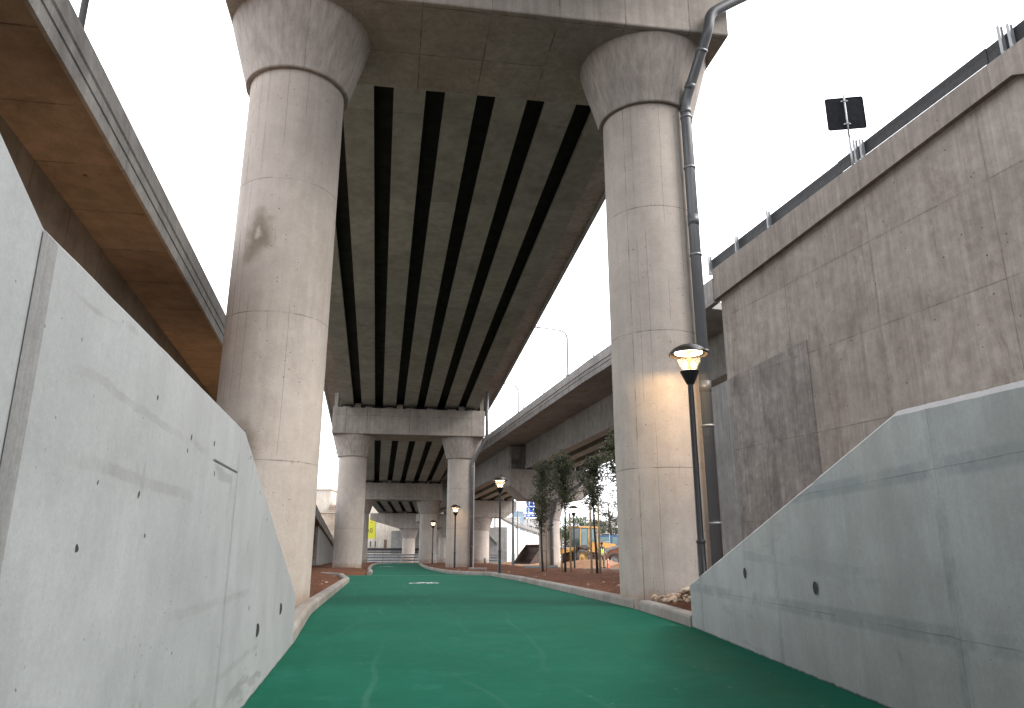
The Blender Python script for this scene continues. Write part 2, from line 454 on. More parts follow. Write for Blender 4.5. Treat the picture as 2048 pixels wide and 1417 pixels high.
M['rwall'] = concrete('retaining_wall_concrete', (.485, .43, .385), (.385, .335, .298), su=3.86, sv=2.5, u0=.55, v0=1.88, seam=.5, seamw=.014, streak=.16, holes=.75, hole_scale=6, density=.3, bruise=.2,
                      mottle=.2, panel=.06, stains=.7, stain_c=(.30, .245, .205), blotch_scale=.5, halo=.35, halo_w=.05, bump=.35)
M['rwall_low'] = concrete('stained_wall_concrete', (.39, .352, .322), (.305, .27, .247), su=3.86, sv=2.5, u0=.55, v0=1.88, seam=.4, seamw=.014, streak=.26, holes=.5, hole_scale=6,
                          mottle=.3, stains=.8, stain_c=(.195, .165, .145), blotch_scale=.6, bump=.35)
M['coping'] = concrete('coping_concrete', (.42, .365, .322), (.34, .295, .262), su=2.6, seam=.4, seamw=.012, streak=.22, holes=.5, hole_scale=7, mottle=.18, stains=.5,
                       stain_c=(.22, .18, .155))
M['abut'] = concrete('abutment_concrete', (.35, .345, .33), (.295, .285, .27), su=3.0, sv=2.0, seam=.3, streak=.2, holes=.4, mottle=.18)
M['ramp'] = concrete('left_bridge_soffit_concrete', (.37, .285, .22), (.31, .235, .18), su=1.3, seam=.6, seamw=.02, streak=0, holes=.6, hole_scale=2.6, mottle=.25, panel=.06,
                     stains=.4, stain_c=(.25, .16, .11))
M['fascia'] = concrete('fascia_concrete', (.50, .475, .455), (.41, .39, .375), su=2.6, seam=.5, seamw=.014, streak=.1, holes=.5, hole_scale=5, mottle=.25, stains=.6,
                       stain_c=(.25, .235, .22))
M['viaduct'] = concrete('right_viaduct_concrete', (.47, .455, .43), (.39, .375, .355), su=2.5, seam=.45, seamw=.02, streak=.14, holes=.3, mottle=.18, stains=.5,
                        stain_c=(.25, .2, .165))
M['farwall'] = concrete('far_white_wall', (.78, .77, .76), (.72, .71, .7), su=6, sv=2, seam=.25, seamw=.03, streak=.1, holes=0, mottle=.06)
M['kerb'] = concrete('kerb_concrete', (.42, .385, .35), (.33, .30, .27), su=1.0, seam=.75, seamw=.012, streak=0, holes=.5, hole_scale=16, mottle=.2, panel=.07, stains=.5,
                     stain_c=(.30, .22, .16))
M['galv'] = plain('galvanised_steel', (.26, .265, .275), .45, .5, .2, 6)
M['galv_dark'] = plain('backlit_guardrail_steel', (.024, .024, .027), .6, 0, .25, 5, spec=.25)  # backlit darkness of the rails against the sky, put into the base colour
M['pvc'] = plain('grey_pvc', (.095, .099, .106), .35, 0, .05, 1.2)
M['black'] = plain('black_paint', (.008, .008, .009), .42, 0, .1, 5, spec=.3)
M['lamp_steel'] = plain('street_lamp_steel', (.13, .135, .14), .5, 0, .1, 3)
M['signback'] = plain('grey_sign_back', (.008, .0084, .011), .8, 0, .1, 3, spec=.1)
M['white_paint'] = plain('white_paint', (.72, .72, .70), .6, 0, .3, 5)
M['bronze'] = plain('lamp_canopy_paint', (.014, .011, .009), .4, 0, .1, 5)

def soil_mat(name, c1, c2, c3):
    n = NT(name); P = n.pos
    a = n.noise(P, .8, 6, .7); b = n.noise(P, 9, 6, .7); c = n.noise(P, 45, 3, .7)
    k = n.mix(n.map(a, .35, .65), c1, c2); k = n.mix(n.map(b, .5, .75), k, c3)
    d, cc = n.voro(P, 13); sep = n.t.nodes.new('ShaderNodeSeparateColor'); n.t.links.new(cc, sep.inputs[0])
    st = n.math('MULTIPLY', n.map(d, .18, .3, 1, 0), n.math('GREATER_THAN', sep.outputs[0], .8))
    k = n.mix(n.math('MULTIPLY', st, .7), k, (.42, .33, .26))
    k = n.mix(1, k, n.grey(n.map(c, .25, .75, .7, 1.25)), 'MULTIPLY')
    nb = n.bump(n.math('ADD', n.math('ADD', b, n.math('MULTIPLY', c, .4)), n.math('MULTIPLY', st, .3)), .8, .05)
    return n.done(k, .95, nb, spec=.1)
M['soil'] = soil_mat('red_brown_soil', (.15, .064, .036), (.095, .042, .026), (.20, .105, .066))
def ground_mat():
    n = NT('ground_surface'); P = n.pos
    sp = n.t.nodes.new('ShaderNodeSeparateXYZ'); n.t.links.new(P, sp.inputs[0])
    w = n.math('MULTIPLY', n.math('SUBTRACT', n.noise(P, .12, 4), .5), 14)
    inside = n.math('MULTIPLY', n.map(n.math('ADD', sp.outputs[1], w), 52, 58, 0, 1), n.map(n.math('ADD', sp.outputs[0], w), -4, 0, 0, 1))
    a = n.noise(P, 3, 6, .7); b = n.noise(P, 30, 4, .7)
    dust = n.mix(n.map(a, .35, .65), (.25, .175, .12), (.2, .13, .09))
    dark = n.mix(n.map(a, .35, .65), (.05, .045, .042), (.07, .058, .05))
    c = n.mix(inside, dark, dust)
    c = n.mix(1, c, n.grey(n.map(b, .25, .75, .8, 1.2)), 'MULTIPLY')
    return n.done(c, .95, n.bump(b, .5, .03), spec=.1)
M['dust'] = ground_mat()
M['heap'] = soil_mat('orange_soil_heap', (.29, .17, .11), (.23, .13, .08), (.32, .21, .15))

def path_mat():
    n = NT('green_path_coating'); P = n.pos
    big = n.noise(P, .45, 5, .65); mid = n.noise(P, 2.2, 6, .7); fin = n.noise(P, 70, 4, .75); gr = n.noise(P, 260, 2, .6)
    c = n.mix(n.map(big, .3, .7), (.0030, .078, .047), (.0052, .098, .061))
    c = n.mix(n.math('MULTIPLY', n.map(mid, .5, .72), .5), c, (.022, .135, .096))
    # faint pale tyre tracks that wander along the path
    for (ox, am, sc, ww) in ((-.55, .5, .16, .045), (.05, .35, .23, .04), (.42, .3, .2, .05), (.95, .6, .13, .05), (-1.05, .5, .17, .04)):
        sp = n.t.nodes.new('ShaderNodeSeparateXYZ'); n.t.links.new(P, sp.inputs[0])
        wv = n.noise(n.vadd(n.vmul(P, (0, sc, 0)), (ox * 9, 0, ox * 5)), 1.0, 2, .5)
        x = n.math('ADD', sp.outputs[0], n.math('MULTIPLY', sp.outputs[1], .16))
        x = n.math('SUBTRACT', x, n.math('ADD', ox + .45, n.math('MULTIPLY', n.math('SUBTRACT', wv, .5), 4 * am)))
        dd = n.math('ABSOLUTE', x)
        brk = n.map(n.noise(n.vadd(n.vmul(P, (.6, .16, 0)), (ox * 3, ox, 0)), 1.0, 4, .6), .40, .62)
        c = n.mix(n.math('MULTIPLY', n.math('MULTIPLY', n.map(dd, ww * .2, ww * .75, 1, 0), brk), .17), c, (.085, .18, .14))
    # scattered white scuffs
    d, cc = n.voro(P, 5.0); sep = n.t.nodes.new('ShaderNodeSeparateColor'); n.t.links.new(cc, sep.inputs[0])
    sc = n.math('MULTIPLY', n.map(d, .05, .09, 1, 0), n.math('GREATER_THAN', sep.outputs[2], .93))
    c = n.mix(n.math('MULTIPLY', sc, .22), c, (.28, .35, .31))
    c = n.mix(1, c, n.grey(n.math('MULTIPLY', n.map(fin, .25, .75, .74, 1.26), n.map(gr, .2, .8, .8, 1.2))), 'MULTIPLY')
    nb = n.bump(n.math('ADD', fin, n.math('MULTIPLY', gr, .6)), .35, .008)
    return n.done(c, n.map(mid, .3, .7, .8, .95), nb, spec=.12)
M['path'] = path_mat()

# ------------------------------------------------------------------ ground, soil beds, path
LEFT = [(-6, .45), (5.72, -1.75), (7.95, -2.17), (11.8, -2.98), (17, -3.85), (25.8, -5.33), (31.5, -6.75), (33.6, -7.9), (34.4, -7.9),
        (34.6, -6.2), (40, -7.1), (46, -8.3), (57, -10.2), (68, -12.0), (80, -13.6), (92, -14.2)]
RIGHT = [(-6, 2.2), (5.72, 2.2), (9.74, 2.2), (12.97, 1.97), (20.6, 1.03), (27, .2), (33.6, -.9), (34.6, -1.15), (36, -2.3), (38, -3.1), (45, -4.5), (53, -5.85),
         (66, -7.7), (78, -9.2), (92, -9.6)]
RIGHT0 = [(-6, 2.2), (9.74, 2.2), (12.97, 1.97), (20.6, 1.03), (27, .2), (33.8, -.62), (34.6, -.9), (36, -2.3)] + RIGHT[9:]
def XL(y): return interp(LEFT, y)
def XR(y): return interp(RIGHT, y)

mb = MB()
ys = [-400, -60, -20, 0, 13, 30, 50, 70, 90, 110, 129, 160, 240, 500, 1500]
xs = [-1500, -400, -120, -50, -25, -10, 0, 10, 25, 50, 120, 400, 1500]
for y0, y1 in zip(ys, ys[1:]):
    for x0, x1 in zip(xs, xs[1:]):
        mb.face([(x0, y0, Zg(y0) - .03), (x1, y0, Zg(y0) - .03), (x1, y1, Zg(y1) - .03), (x0, y1, Zg(y1) - .03)])
tag(mb.build('ground', M['dust']), kind='structure')

mb = MB()
yy = [-6 + .5 * i for i in range(197)]
for y0, y1 in zip(yy, yy[1:]):
    nx = 8
    for k in range(nx):
        a0, a1 = k / nx, (k + 1) / nx
        mb.face([(lerp(XL(y0), XR(y0), a0), y0, Zg(y0)), (lerp(XL(y0), XR(y0), a1), y0, Zg(y0)),
                 (lerp(XL(y1), XR(y1), a1), y1, Zg(y1)), (lerp(XL(y1), XR(y1), a0), y1, Zg(y1))])
tag(mb.build('path', M['path']), kind='structure')
# construction joint across the path
mb = MB(); mb.box((-3.6, 34.2, Zg(34.2) + .003), (8.2, .05, .004))
tag(mb.build('path_joint', plain('pale_joint', (.16, .27, .2), .8)), kind='structure')

def mound(x, y): return .27 * math.exp(-((x - 2.8) ** 2 * 1.3 + (y - 10.5) ** 2 * .9))
def bump_noise(x, y, amp):
    return amp * (mnoise.fractal(V(x * .9, y * .9, 3.3), 1.0, 2.1, 5) * .55 + max(0, mnoise.noise(V(x * 3.1, y * 3.1, 9))) * .55)
def bed(name, inner, sgn, wfun, y0, y1, amp, step=.22):
    """soil bed: rows along Y, columns outwards from the kerb"""
    mb = MB(); ny = int((y1 - y0) / step); offs = [0]
    while offs[-1] < 1: offs.append(min(1, offs[-1] + .012 + .02 * offs[-1]))
    g = []
    for i in range(ny + 1):
        y = y0 + (y1 - y0) * i / ny; row = []
        for o in offs:
            x = inner(y) + sgn * (.16 + o * wfun(y)); e = min(1, o * 14)
            ed = min(1, (y - y0) / .8, (y1 - y) / .8); amp_ = amp * ed
            z = Zg(y) + (.03 + .055 * e) * ed - .05 * (1 - ed) + ed * (.06 * min(1, o * 5)) + bump_noise(x, y, amp_) * (.3 + .7 * e) + (mound(x, y) * min(1, o * 60) if sgn > 0 else 0)
            if o > .9: z = lerp(z, Zg(y) - .06, (o - .9) * 10)
            row.append((x, y, z))
        g.append(row)
    verts = [p for r in g for p in r]; m = len(offs)
    fs = [(i * m + k, i * m + k + 1, (i + 1) * m + k + 1, (i + 1) * m + k) for i in range(ny) for k in range(m - 1)]
    mb.mesh_faces(verts, fs, smooth=True)
    return tag(mb.build(name, M['soil']), kind='structure')
def wr(y): return min(15.6 - .3 * y, 60) - XR(y) - .3 if y < 28 else (min(8.5, 8.5) if y < 50 else 7.0)
bed('soil', XR, 1, wr, 9.9, 82, .10)
bed('soil', XL, -1, lambda y: 7.5, 8.3, 33.4, .09)
bed('soil', XL, -1, lambda y: 5.5, 34.7, 88, .09, .4)

# ------------------------------------------------------------------ kerbs
def kerb(pts, side, w=.2, h=.15):
    """rounded kerb following the path edge; side=+1 -> kerb lies to +X of the edge"""
    pr = [(0, -.05), (0, h - .045), (.012, h - .02), (.04, h), (w - .05, h), (w - .015, h - .02), (w, h - .06), (w, -.05)]
    pr = [(a * side, b) for a, b in pr]
    fr = []
    for i, (y, x) in enumerate(pts):
        a = pts[max(i - 1, 0)]; b = pts[min(i + 1, len(pts) - 1)]
        d = V(b[1] - a[1], b[0] - a[0], 0).normalized()
        tt = V(d.y, -d.x, 0)
        fr.append((V(x, y, Zg(y)), tt))
    mb = MB(); mb.sweep(pr, fr)
    return tag(mb.build('kerb', M['kerb']), kind='structure')
def dens(tab, y0, y1, step=1.0):
    ks = sorted(set([y0, y1] + [a[0] for a in tab if y0 < a[0] < y1] + [y0 + step * i for i in range(int((y1 - y0) / step) + 1)]))
    return [(y, interp(tab, y)) for y in ks]
kerb(dens(LEFT, 7.97, 33.6), -1)
kerb(dens(LEFT, 34.62, 92), -1)
kerb([(33.6, -8.0), (34.4, -8.2)] , -1)
kerb([(9.76, 2.18), (11.2, 2.12), (12.6, 2.02)], 1)
kerb(dens(RIGHT, 13.0, 33.6), 1)
kerb([(33.75, -.75), (34.5, -1.1), (35.2, -1.8), (36, -2.3)] + dens(RIGHT, 36.6, 90), 1)

# ------------------------------------------------------------------ bicycle symbols painted on the path
def bike_symbol(cx, cy, s, label):
    mb = MB(); z = Zg(cy) + .005
    def P(x, y): return (cx + x * s, cy + y * s * 2.1, Zg(cy + y * s * 2.1) + .005)
    def ring(x, y, r, w, n=22):
        for k in range(n):
            a, b = 2 * PI * k / n, 2 * PI * (k + 1) / n
            mb.face([P(x + (r - w) * math.cos(a), y + (r - w) * math.sin(a)), P(x + r * math.cos(a), y + r * math.sin(a)),
                     P(x + r * math.cos(b), y + r * math.sin(b)), P(x + (r - w) * math.cos(b), y + (r - w) * math.sin(b))])
    def line(a, b, w=.085):
        d = V(b[0] - a[0], b[1] - a[1], 0).normalized(); q = V(-d.y, d.x, 0) * w / 2
        mb.face([P(a[0] + q.x, a[1] + q.y), P(b[0] + q.x, b[1] + q.y), P(b[0] - q.x, b[1] - q.y), P(a[0] - q.x, a[1] - q.y)])
    ring(-.34, 0, .25, .085); ring(.34, 0, .25, .085)
    line((-.3, 0), (-.13, .32)); line((-.13, .32), (.2, .32)); line((.2, .32), (-.02, .02)); line((-.02, .02), (-.3, 0))
    line((-.02, .02), (-.15, .36)); line((.3, 0), (.18, .46)); line((.14, .46), (.42, .48)); line((-.34, .42), (-.02, .42))
    return tag(mb.build('bicycle_marking', M['white_paint'], fix=False), label, 'road marking', 'bicycle symbols painted on the path')
bike_symbol(-2.75, 24.6, .8, 'white bicycle symbol painted on the wide near part of the green path')
bike_symbol(-9.9, 62.0, .95, 'small white bicycle symbol painted far along the narrow green path')

# ------------------------------------------------------------------ wing walls beside the camera
LW = lambda y: -.675 - .188 * y
def wing(name, prof, fx, thick, mat, side, label, dirv, cham=.035):
    """prof list of (y, ztop); face at x=fx(y); chamfered top edge; side=-1 wall body lies to -X"""
    par = empty(name, (fx(prof[-1][0]), prof[-1][0], 0), label=label, cat='wall')
    o = par.location
    mb = MB(); ch = MB(); rj = random.Random(len(label))
    fine_ = []
    for (y0, z0), (y1, z1) in zip(prof, prof[1:]):
        m_ = max(1, int(abs(y1 - y0) / .11)) if y0 > -1 else 2
        for k in range(m_):
            j = 0 if k == 0 else rj.gauss(0, .0009) - (.006 * rj.random() if rj.random() < .06 else 0)
            fine_.append((lerp(y0, y1, k / m_), lerp(z0, z1, k / m_) + j))
    fine_.append(prof[-1])
    for (y0, z0), (y1, z1) in zip(fine_, fine_[1:]):
        a0, a1 = fx(y0), fx(y1); b0, b1 = a0 + side * thick, a1 + side * thick
        c0, c1 = a0 + side * cham, a1 + side * cham
        sub = max(1, int(abs(y1 - y0) / .4))
        mb.face([(a0, y0, -.15), (a1, y1, -.15), (a1, y1, z1 - cham), (a0, y0, z0 - cham)])
        mb.face([(b0, y0, -.15), (b1, y1, -.15), (b1, y1, z1), (b0, y0, z0)])
        mb.face([(c0, y0, z0), (c1, y1, z1), (b1, y1, z1), (b0, y0, z0)])
        ch.face([(a0, y0, z0 - cham), (a1, y1, z1 - cham), (c1, y1, z1), (c0, y0, z0)])
    for (y, z) in (prof[0], prof[-1]):
        a = fx(y); b = a + side * thick
        mb.face([(a, y, -.15), (b, y, -.15), (b, y, z), (a + side * cham, y, z), (a, y, z - cham)])
    mb.build('wall_body', mat, par, o, dirv)
    ch.build('chamfer', M['chamfer'], par, o, dirv)
    return par, o
wl, wo_ = wing('wing_wall', [(-5, 4.2), (-.4, 2.3), (1.16, 1.60), (1.38, 1.515), (4.0, 1.51), (7.95, .46)], LW, .35, M['wing_l'], -1,
               'pale smooth concrete wing wall sloping down beside the large left column', (-.188, 1), cham=.015)
# mortar joint strip, thin groove lines and drain holes on the left wall
def wall_patch(mb, fx, side, y0, y1, z0, z1, dz=.003):
    mb.face([(fx(y0) - side * dz, y0, z0[0]), (fx(y1) - side * dz, y1, z1[0]), (fx(y1) - side * dz, y1, z1[1]), (fx(y0) - side * dz, y0, z0[1])])
mb = MB(); wall_patch(mb, LW, -1, 1.375, 1.45, (-.1, 1.498), (-.1, 1.495)); mb.build('mortar_strip', M['mortar'], wl, wo_, (-.188, 1))
def groove(mb, fx, side, p, q, w=.007):
    (y0, z0), (y1, z1) = p, q
    d = V(y1 - y0, z1 - z0, 0).normalized(); nx, nz = -d.y * w / 2, d.x * w / 2
    f = lambda y, z: (fx(y) - side * .003, y, z)
    mb.face([f(y0 + nx, z0 + nz), f(y1 + nx, z1 + nz), f(y1 - nx, z1 - nz), f(y0 - nx, z0 - nz)])
GROOVE = plain('crack_grey', (.1, .1, .105), .9)  # dark grey of the thin crack strip
GROOVE2 = plain('shallow_joint', (.27, .28, .285), .9)
mb = MB()
groove(mb, LW, -1, (3.87, -.1), (3.87, 1.38), .006)
mb.build('joint', GROOVE2, wl, wo_)
mb = MB(); groove(mb, LW, -1, (3.245, 1.265), (3.86, 1.272), .008)
mb.build('crack', GROOVE, wl, wo_)
def drain(par, o, fx, side, y, z, r, nm='drain_hole'):
    mb = MB(); n = 20; dv = V(side, 0, 0)
    ring = [V(fx(y) - side * .004, y + r * math.cos(2 * PI * k / n), z + r * math.sin(2 * PI * k / n)) for k in range(n)]
    mb.face(ring)
    mb.build(nm, M['hole'], par, o)
M['hole'] = plain('dark_hole', (.02, .02, .022), .9)  # inner dark of the holes, put into the colour of flat discs
drain(wl, wo_, LW, -1, 6.49, .435, .045); drain(wl, wo_, LW, -1, 5.15, .397, .042)

RW = lambda y: 2.2
def wing_r():
    prof = [(-5, 1.25), (3.145, 1.60), (4.29, 1.668), (9.74, .52)]
    return wing('wing_wall', prof, RW, .35, M['wing_r'], 1, 'grey green concrete wing wall sloping down under the lamp on the right of the path', (0, 1))
wr_, wro = wing_r()
def disc_hole(par, o, y, z, r):
    """weep hole: a flat disc coloured dark for the shaded bore, with a pale rim"""
    n = 20; mb = MB()
    rim = []
    for k in range(n):
        a, b = 2 * PI * k / n, 2 * PI * (k + 1) / n
        mb.face([(2.2 - .004, y + r * math.cos(a), z + r * math.sin(a)), (2.2 - .004, y + r * math.cos(b), z + r * math.sin(b)),
                 (2.2 - .004, y + r * 1.16 * math.cos(b), z + r * 1.16 * math.sin(b)), (2.2 - .004, y + r * 1.16 * math.cos(a), z + r * 1.16 * math.sin(a))])
    h = MB(); h.face([(2.2 - .005, y + r * math.cos(2 * PI * k / n), z + r * math.sin(2 * PI * k / n)) for k in range(n)])
    ob = h.build('weep_hole', M['hole'], par, o)
    mb.build('rim', M['wing_r'], ob, o)
disc_hole(wr_, wro, 7.4, .69, .05); disc_hole(wr_, wro, 5.71, .63, .047)
# ------------------------------------------------------------------ main viaduct overhead
RC = .87
PIERS = [  # centre, t (to the right), soffit z of cap, column spacing
    dict(C=V(-.69, 13.25, 0), t=V(.988, .1566, 0), zs=10.7, sp=7.0),
    dict(C=V(-6.63, 48.0, 0), t=V(.986, .168, 0), zs=7.93, sp=6.84),
    dict(C=V(-11.9, 78.0, 0), t=V(.987, .16, 0), zs=5.95, sp=6.84),
    dict(C=V(-14.1, 106., 0), t=V(.998, .05, 0), zs=3.97, sp=0),
]
for p in PIERS:
    p['t'].normalize(); p['n'] = V(-p['t'].y, p['t'].x, 0); p['zt'] = p['zs'] + (1.64 if p['sp'] else 2.02)
PITCHB = 1.31; NB = 7; BW = .81
def column(par, o, x, y, zb, zr, zs, seg=64):
    """round column with flared capital: zr = underside of capital"""
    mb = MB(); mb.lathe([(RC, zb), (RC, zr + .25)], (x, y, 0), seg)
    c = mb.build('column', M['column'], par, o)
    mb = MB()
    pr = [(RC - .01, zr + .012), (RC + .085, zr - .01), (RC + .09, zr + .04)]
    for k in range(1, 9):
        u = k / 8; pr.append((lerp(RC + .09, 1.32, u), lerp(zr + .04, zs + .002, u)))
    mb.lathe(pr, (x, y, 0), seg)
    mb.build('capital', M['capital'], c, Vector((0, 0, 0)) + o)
    return c
PLAB = ['nearest pair of tall round concrete columns under the overhead crossbeam',
        'second pair of round concrete columns with crossbeam further along the path',
        'third concrete pier whose right column stands at the bend of the path',
        'farthest single round column with wide hammerhead seen under the third crossbeam']
for i, p in enumerate(PIERS):
    C, tt, nn = p['C'], p['t'], p['n']
    zb = Zg(C.y) - .12
    o = V(C.x, C.y, Zg(C.y))
    par = empty('bridge_pier', o, label=PLAB[i], cat='bridge pier', group='piers of the overhead viaduct')
    ctrs = [C - tt * p['sp'] / 2, C + tt * p['sp'] / 2] if p['sp'] else [C]
    for c in ctrs: column(par, o, c.x, c.y, zb, p['zs'] - 1.31 + (.13 if p['sp'] == 0 else 0), p['zs'])
    mb = MB(); hw = 1.4
    if p['sp']:
        L2 = p['sp'] / 2 + 1.32
        pr = [C - tt * L2 - nn * hw, C + tt * L2 - nn * hw, C + tt * L2 + nn * hw, C - tt * L2 + nn * hw]
        b = .05
        mb.prism([q + V(0, 0, p['zs']) for q in pr], V(0, 0, p['zt'] - p['zs']))
    else:
        L2 = 5.2
        pf = [(-L2, 2.02), (-L2, 1.12), (-1.3, 0), (1.3, 0), (L2, 1.12), (L2, 2.02)]
        mb.prism([C + tt * a - nn * hw + V(0, 0, p['zs'] + z) for a, z in pf], nn * 2 * hw)
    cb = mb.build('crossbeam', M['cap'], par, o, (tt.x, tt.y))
    bv = cb.modifiers.new('bevel', 'BEVEL'); bv.width = .035; bv.segments = 2
    # bearing plinths, rubber bearings and shear keys on the crossbeam
    for sgn in (-1, 1):
        for k in range(NB):
            a = (k - 3) * PITCHB
            q = C + tt * a + nn * sgn * .85
            Mx = Matrix((tt, nn, V(0, 0, 1))).transposed()
            mb = MB(); mb.box(q + V(0, 0, p['zt'] + .055), (.5, .5, .11), Mx)
            pl = mb.build('bearing_plinth', M['cap'], par, o)
            mb = MB(); mb.box(q + V(0, 0, p['zt'] + .13), (.34, .34, .04), Mx); mb.build('bearing', M['black'], pl, o)
        for k in (0, 2, 5):
            a = (k - 2.5) * PITCHB
            mb = MB(); mb.box(C + tt * a + nn * sgn * .75 + V(0, 0, p['zt'] + .17), (.4, .4, .34), Mx)
            mb.build('shear_key', M['cap'], par, o)
    if p['sp']:
        for sgn in (-1, 1):   # upstand blocks at the ends of the crossbeam
            mb = MB(); mb.box(C + tt * sgn * (L2 - .13) + V(0, 0, p['zt'] + .5), (.22, 1.5, 1.0), Mx)
            mb.build('end_block', M['cap'], par, o)

# deck: inverted-T beams, slab, parapets
ABZ = 4.4
stations = [(p['C'], p['t'], p['n'], p['zt'] + .15) for p in PIERS]
st0 = (PIERS[0]['C'] - V(-.171, 1, 0) * 34, PIERS[0]['t'], PIERS[0]['n'], stations[0][3] + 2.4)
st5 = (V(-14.6, 132, 0), V(1, .0, 0), V(0, 1, 0), ABZ + .15)
stations = [st0] + stations + [st5]
M['gap_shade'] = plain('gap_shade_black', (.008, .008, .008), .9, 0, .3, 1)  # shade of the slots between the beams, put into a near-black colour
deck = empty('overhead_viaduct', (PIERS[0]['C'].x, PIERS[0]['C'].y, stations[1][3]), label='long overhead viaduct deck with dark slots between its concrete beams', cat='bridge')
do = deck.location
BD = 1.6
for j, (a, b) in enumerate(zip(stations, stations[1:])):
    for k in range(NB):
        off = (k - 3) * PITCHB
        p0 = a[0] + a[1] * off + V(0, 0, a[3]); p1 = b[0] + b[1] * off + V(0, 0, b[3])
        d = (p1 - p0); p0 = p0 + d.normalized() * .22; p1 = p1 - d.normalized() * .22
        tt = ((a[1] + b[1]) / 2).normalized(); h = BW / 2
        pf = [(-h, .0), (h, .0), (h, .14), (.2, .30), (.2, BD), (-.2, BD), (-.2, .30), (-h, .14)]
        mb = MB()
        fr = [(p0, tt), (p1, tt)]
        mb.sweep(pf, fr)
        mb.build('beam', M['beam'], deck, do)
    for k in range(NB - 1):   # near-black strips added so the shaded gaps between the beams read black
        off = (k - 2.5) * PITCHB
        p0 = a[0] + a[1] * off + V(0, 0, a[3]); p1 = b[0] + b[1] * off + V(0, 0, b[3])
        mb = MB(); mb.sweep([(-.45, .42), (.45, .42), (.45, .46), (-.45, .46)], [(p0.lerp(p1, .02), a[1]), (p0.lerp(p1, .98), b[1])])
        mb.build('gap_shade_strip', M['gap_shade'], deck, do)
LO, RO = 5.45, 5.8
def slab_profile(): return [(-LO, BD), (-LO, BD + .28), (RO, BD + .28), (RO, BD)]
frs = []
for s in stations: frs.append((s[0] + V(0, 0, s[3]), s[1]))
mb = MB(); mb.sweep([(-LO, BD + .004), (RO, BD + .004), (RO, BD + .28), (-LO, BD + .28)], frs); mb.build('slab', M['slab'], deck, do)
for sgn, e in ((-1, LO), (1, RO)):
    mb = MB(); mb.sweep([(sgn * (e + .002), BD - .06), (sgn * (e + .16), BD - .06), (sgn * (e + .16), BD + 1.0), (sgn * (e - .1), BD + 1.0), (sgn * (e - .02), BD + .285), (sgn * (e + .002), BD + .285)], frs)
    mb.build('parapet', M['fascia'], deck, do)
# abutment where the viaduct lands, far behind
ab = empty('bridge_abutment', (-14.6, 133, Zg(133)), label='far concrete abutment where the overhead viaduct lands', cat='abutment')
mb = MB(); mb.box((-14.6, 133.2, 1.9), (12, 2.4, 5)); mb.build('abutment_wall', M['abut'], ab, ab.location)
mb = MB(); mb.box((-14.6, 134, 5.2), (11, .6, 1.6)); mb.build('back_wall', M['abut'], ab, ab.location)

# ------------------------------------------------------------------ left bridge with the brown soffit, running into a ramp wall
EDGE = [(y, -4.82 - .1742 * (y - 6.8) - .0111 * max(0, y - 15.7), 5.97 - .0668 * (y - 6.8)) for y in (-14, 0, 8, 20, 32, 44, 55)]
dirL = V(-.186, 1, 0).normalized(); tL = V(dirL.y, -dirL.x, 0)
lb = empty('left_bridge', (-6.3, 15.7, 5.3), label='left bridge with brown underside and grey grooved edge passing behind the column', cat='bridge')
lo = lb.location
fr = [(V(x, y, z), tL) for y, x, z in EDGE]
OV = 1.06; LWD = 9.0
mb = MB(); mb.sweep([(-LWD, .0), (-.02, .0), (-.02, .26), (-LWD, .26)], fr); mb.build('slab', M['ramp'], lb, lo)
mb = MB()
pf = [(0, -.05), (.05, -.05), (.05, .13), (.03, .14), (.03, .165), (.05, .175), (.05, .30), (.015, .325), (.015, .36), (.04, .38), (.0, .72), (-.28, .72), (-.28, .262), (-.018, .262)]
mb.sweep(pf, fr); mb.build('parapet', M['fascia'], lb, lo)
mb = MB(); mb.sweep([(-OV - .1, -1.5), (-OV - .02, -1.45), (-OV, -.002), (-OV - .5, -.002), (-OV - .7, -1.5)], fr); mb.build('girder', M['ramp'], lb, lo)
for k in range(1, 4):
    mb = MB(); q = OV + k * 2.1
    mb.sweep([(-q - .55, -1.5), (-q, -1.5), (-q, -.002), (-q - .55, -.002)], fr); mb.build('girder', M['ramp'], lb, lo)
# ramp wall beyond
RE = [(55, -13.65, 2.75), (63, -15.15, 2.36), (72, -16.86, 1.93), (84, -19.14, 1.36), (92, -20.7, .98), (104, -23.1, .3)]
rw = empty('ramp_wall', (-13.65, 55, Zg(55)), label='grey sloping ramp wall with a thick coping left behind the second column', cat='wall')
mb = MB(); fr2 = [(V(x - .14, y, 0), tL, [(-8.7, Zg(y) - .3), (0, Zg(y) - .3), (0, z), (-8.7, z)]) for y, x, z in RE]
mb.sweep(fr2[0][2], fr2); mb.build('wall_body', M['abut'], rw, rw.location)
mb = MB(); mb.sweep([(0, -.02), (.06, -.02), (.06, .3), (.03, .34), (.0, .68), (-.28, .68), (-.28, .004), (0, .004)], [(V(x, y, z), tL) for y, x, z in RE])
mb.build('coping', M['coping'], rw, rw.location)
mb = MB()
q0 = V(-13.72, 55, 0)
mb.box(q0 + tL * -4.4 + V(0, .2, 1.2), (8.4, .8, 3.3), Matrix((tL, dirL, V(0, 0, 1))).transposed()); mb.build('end_wall', M['rwall_low'], rw, rw.location)

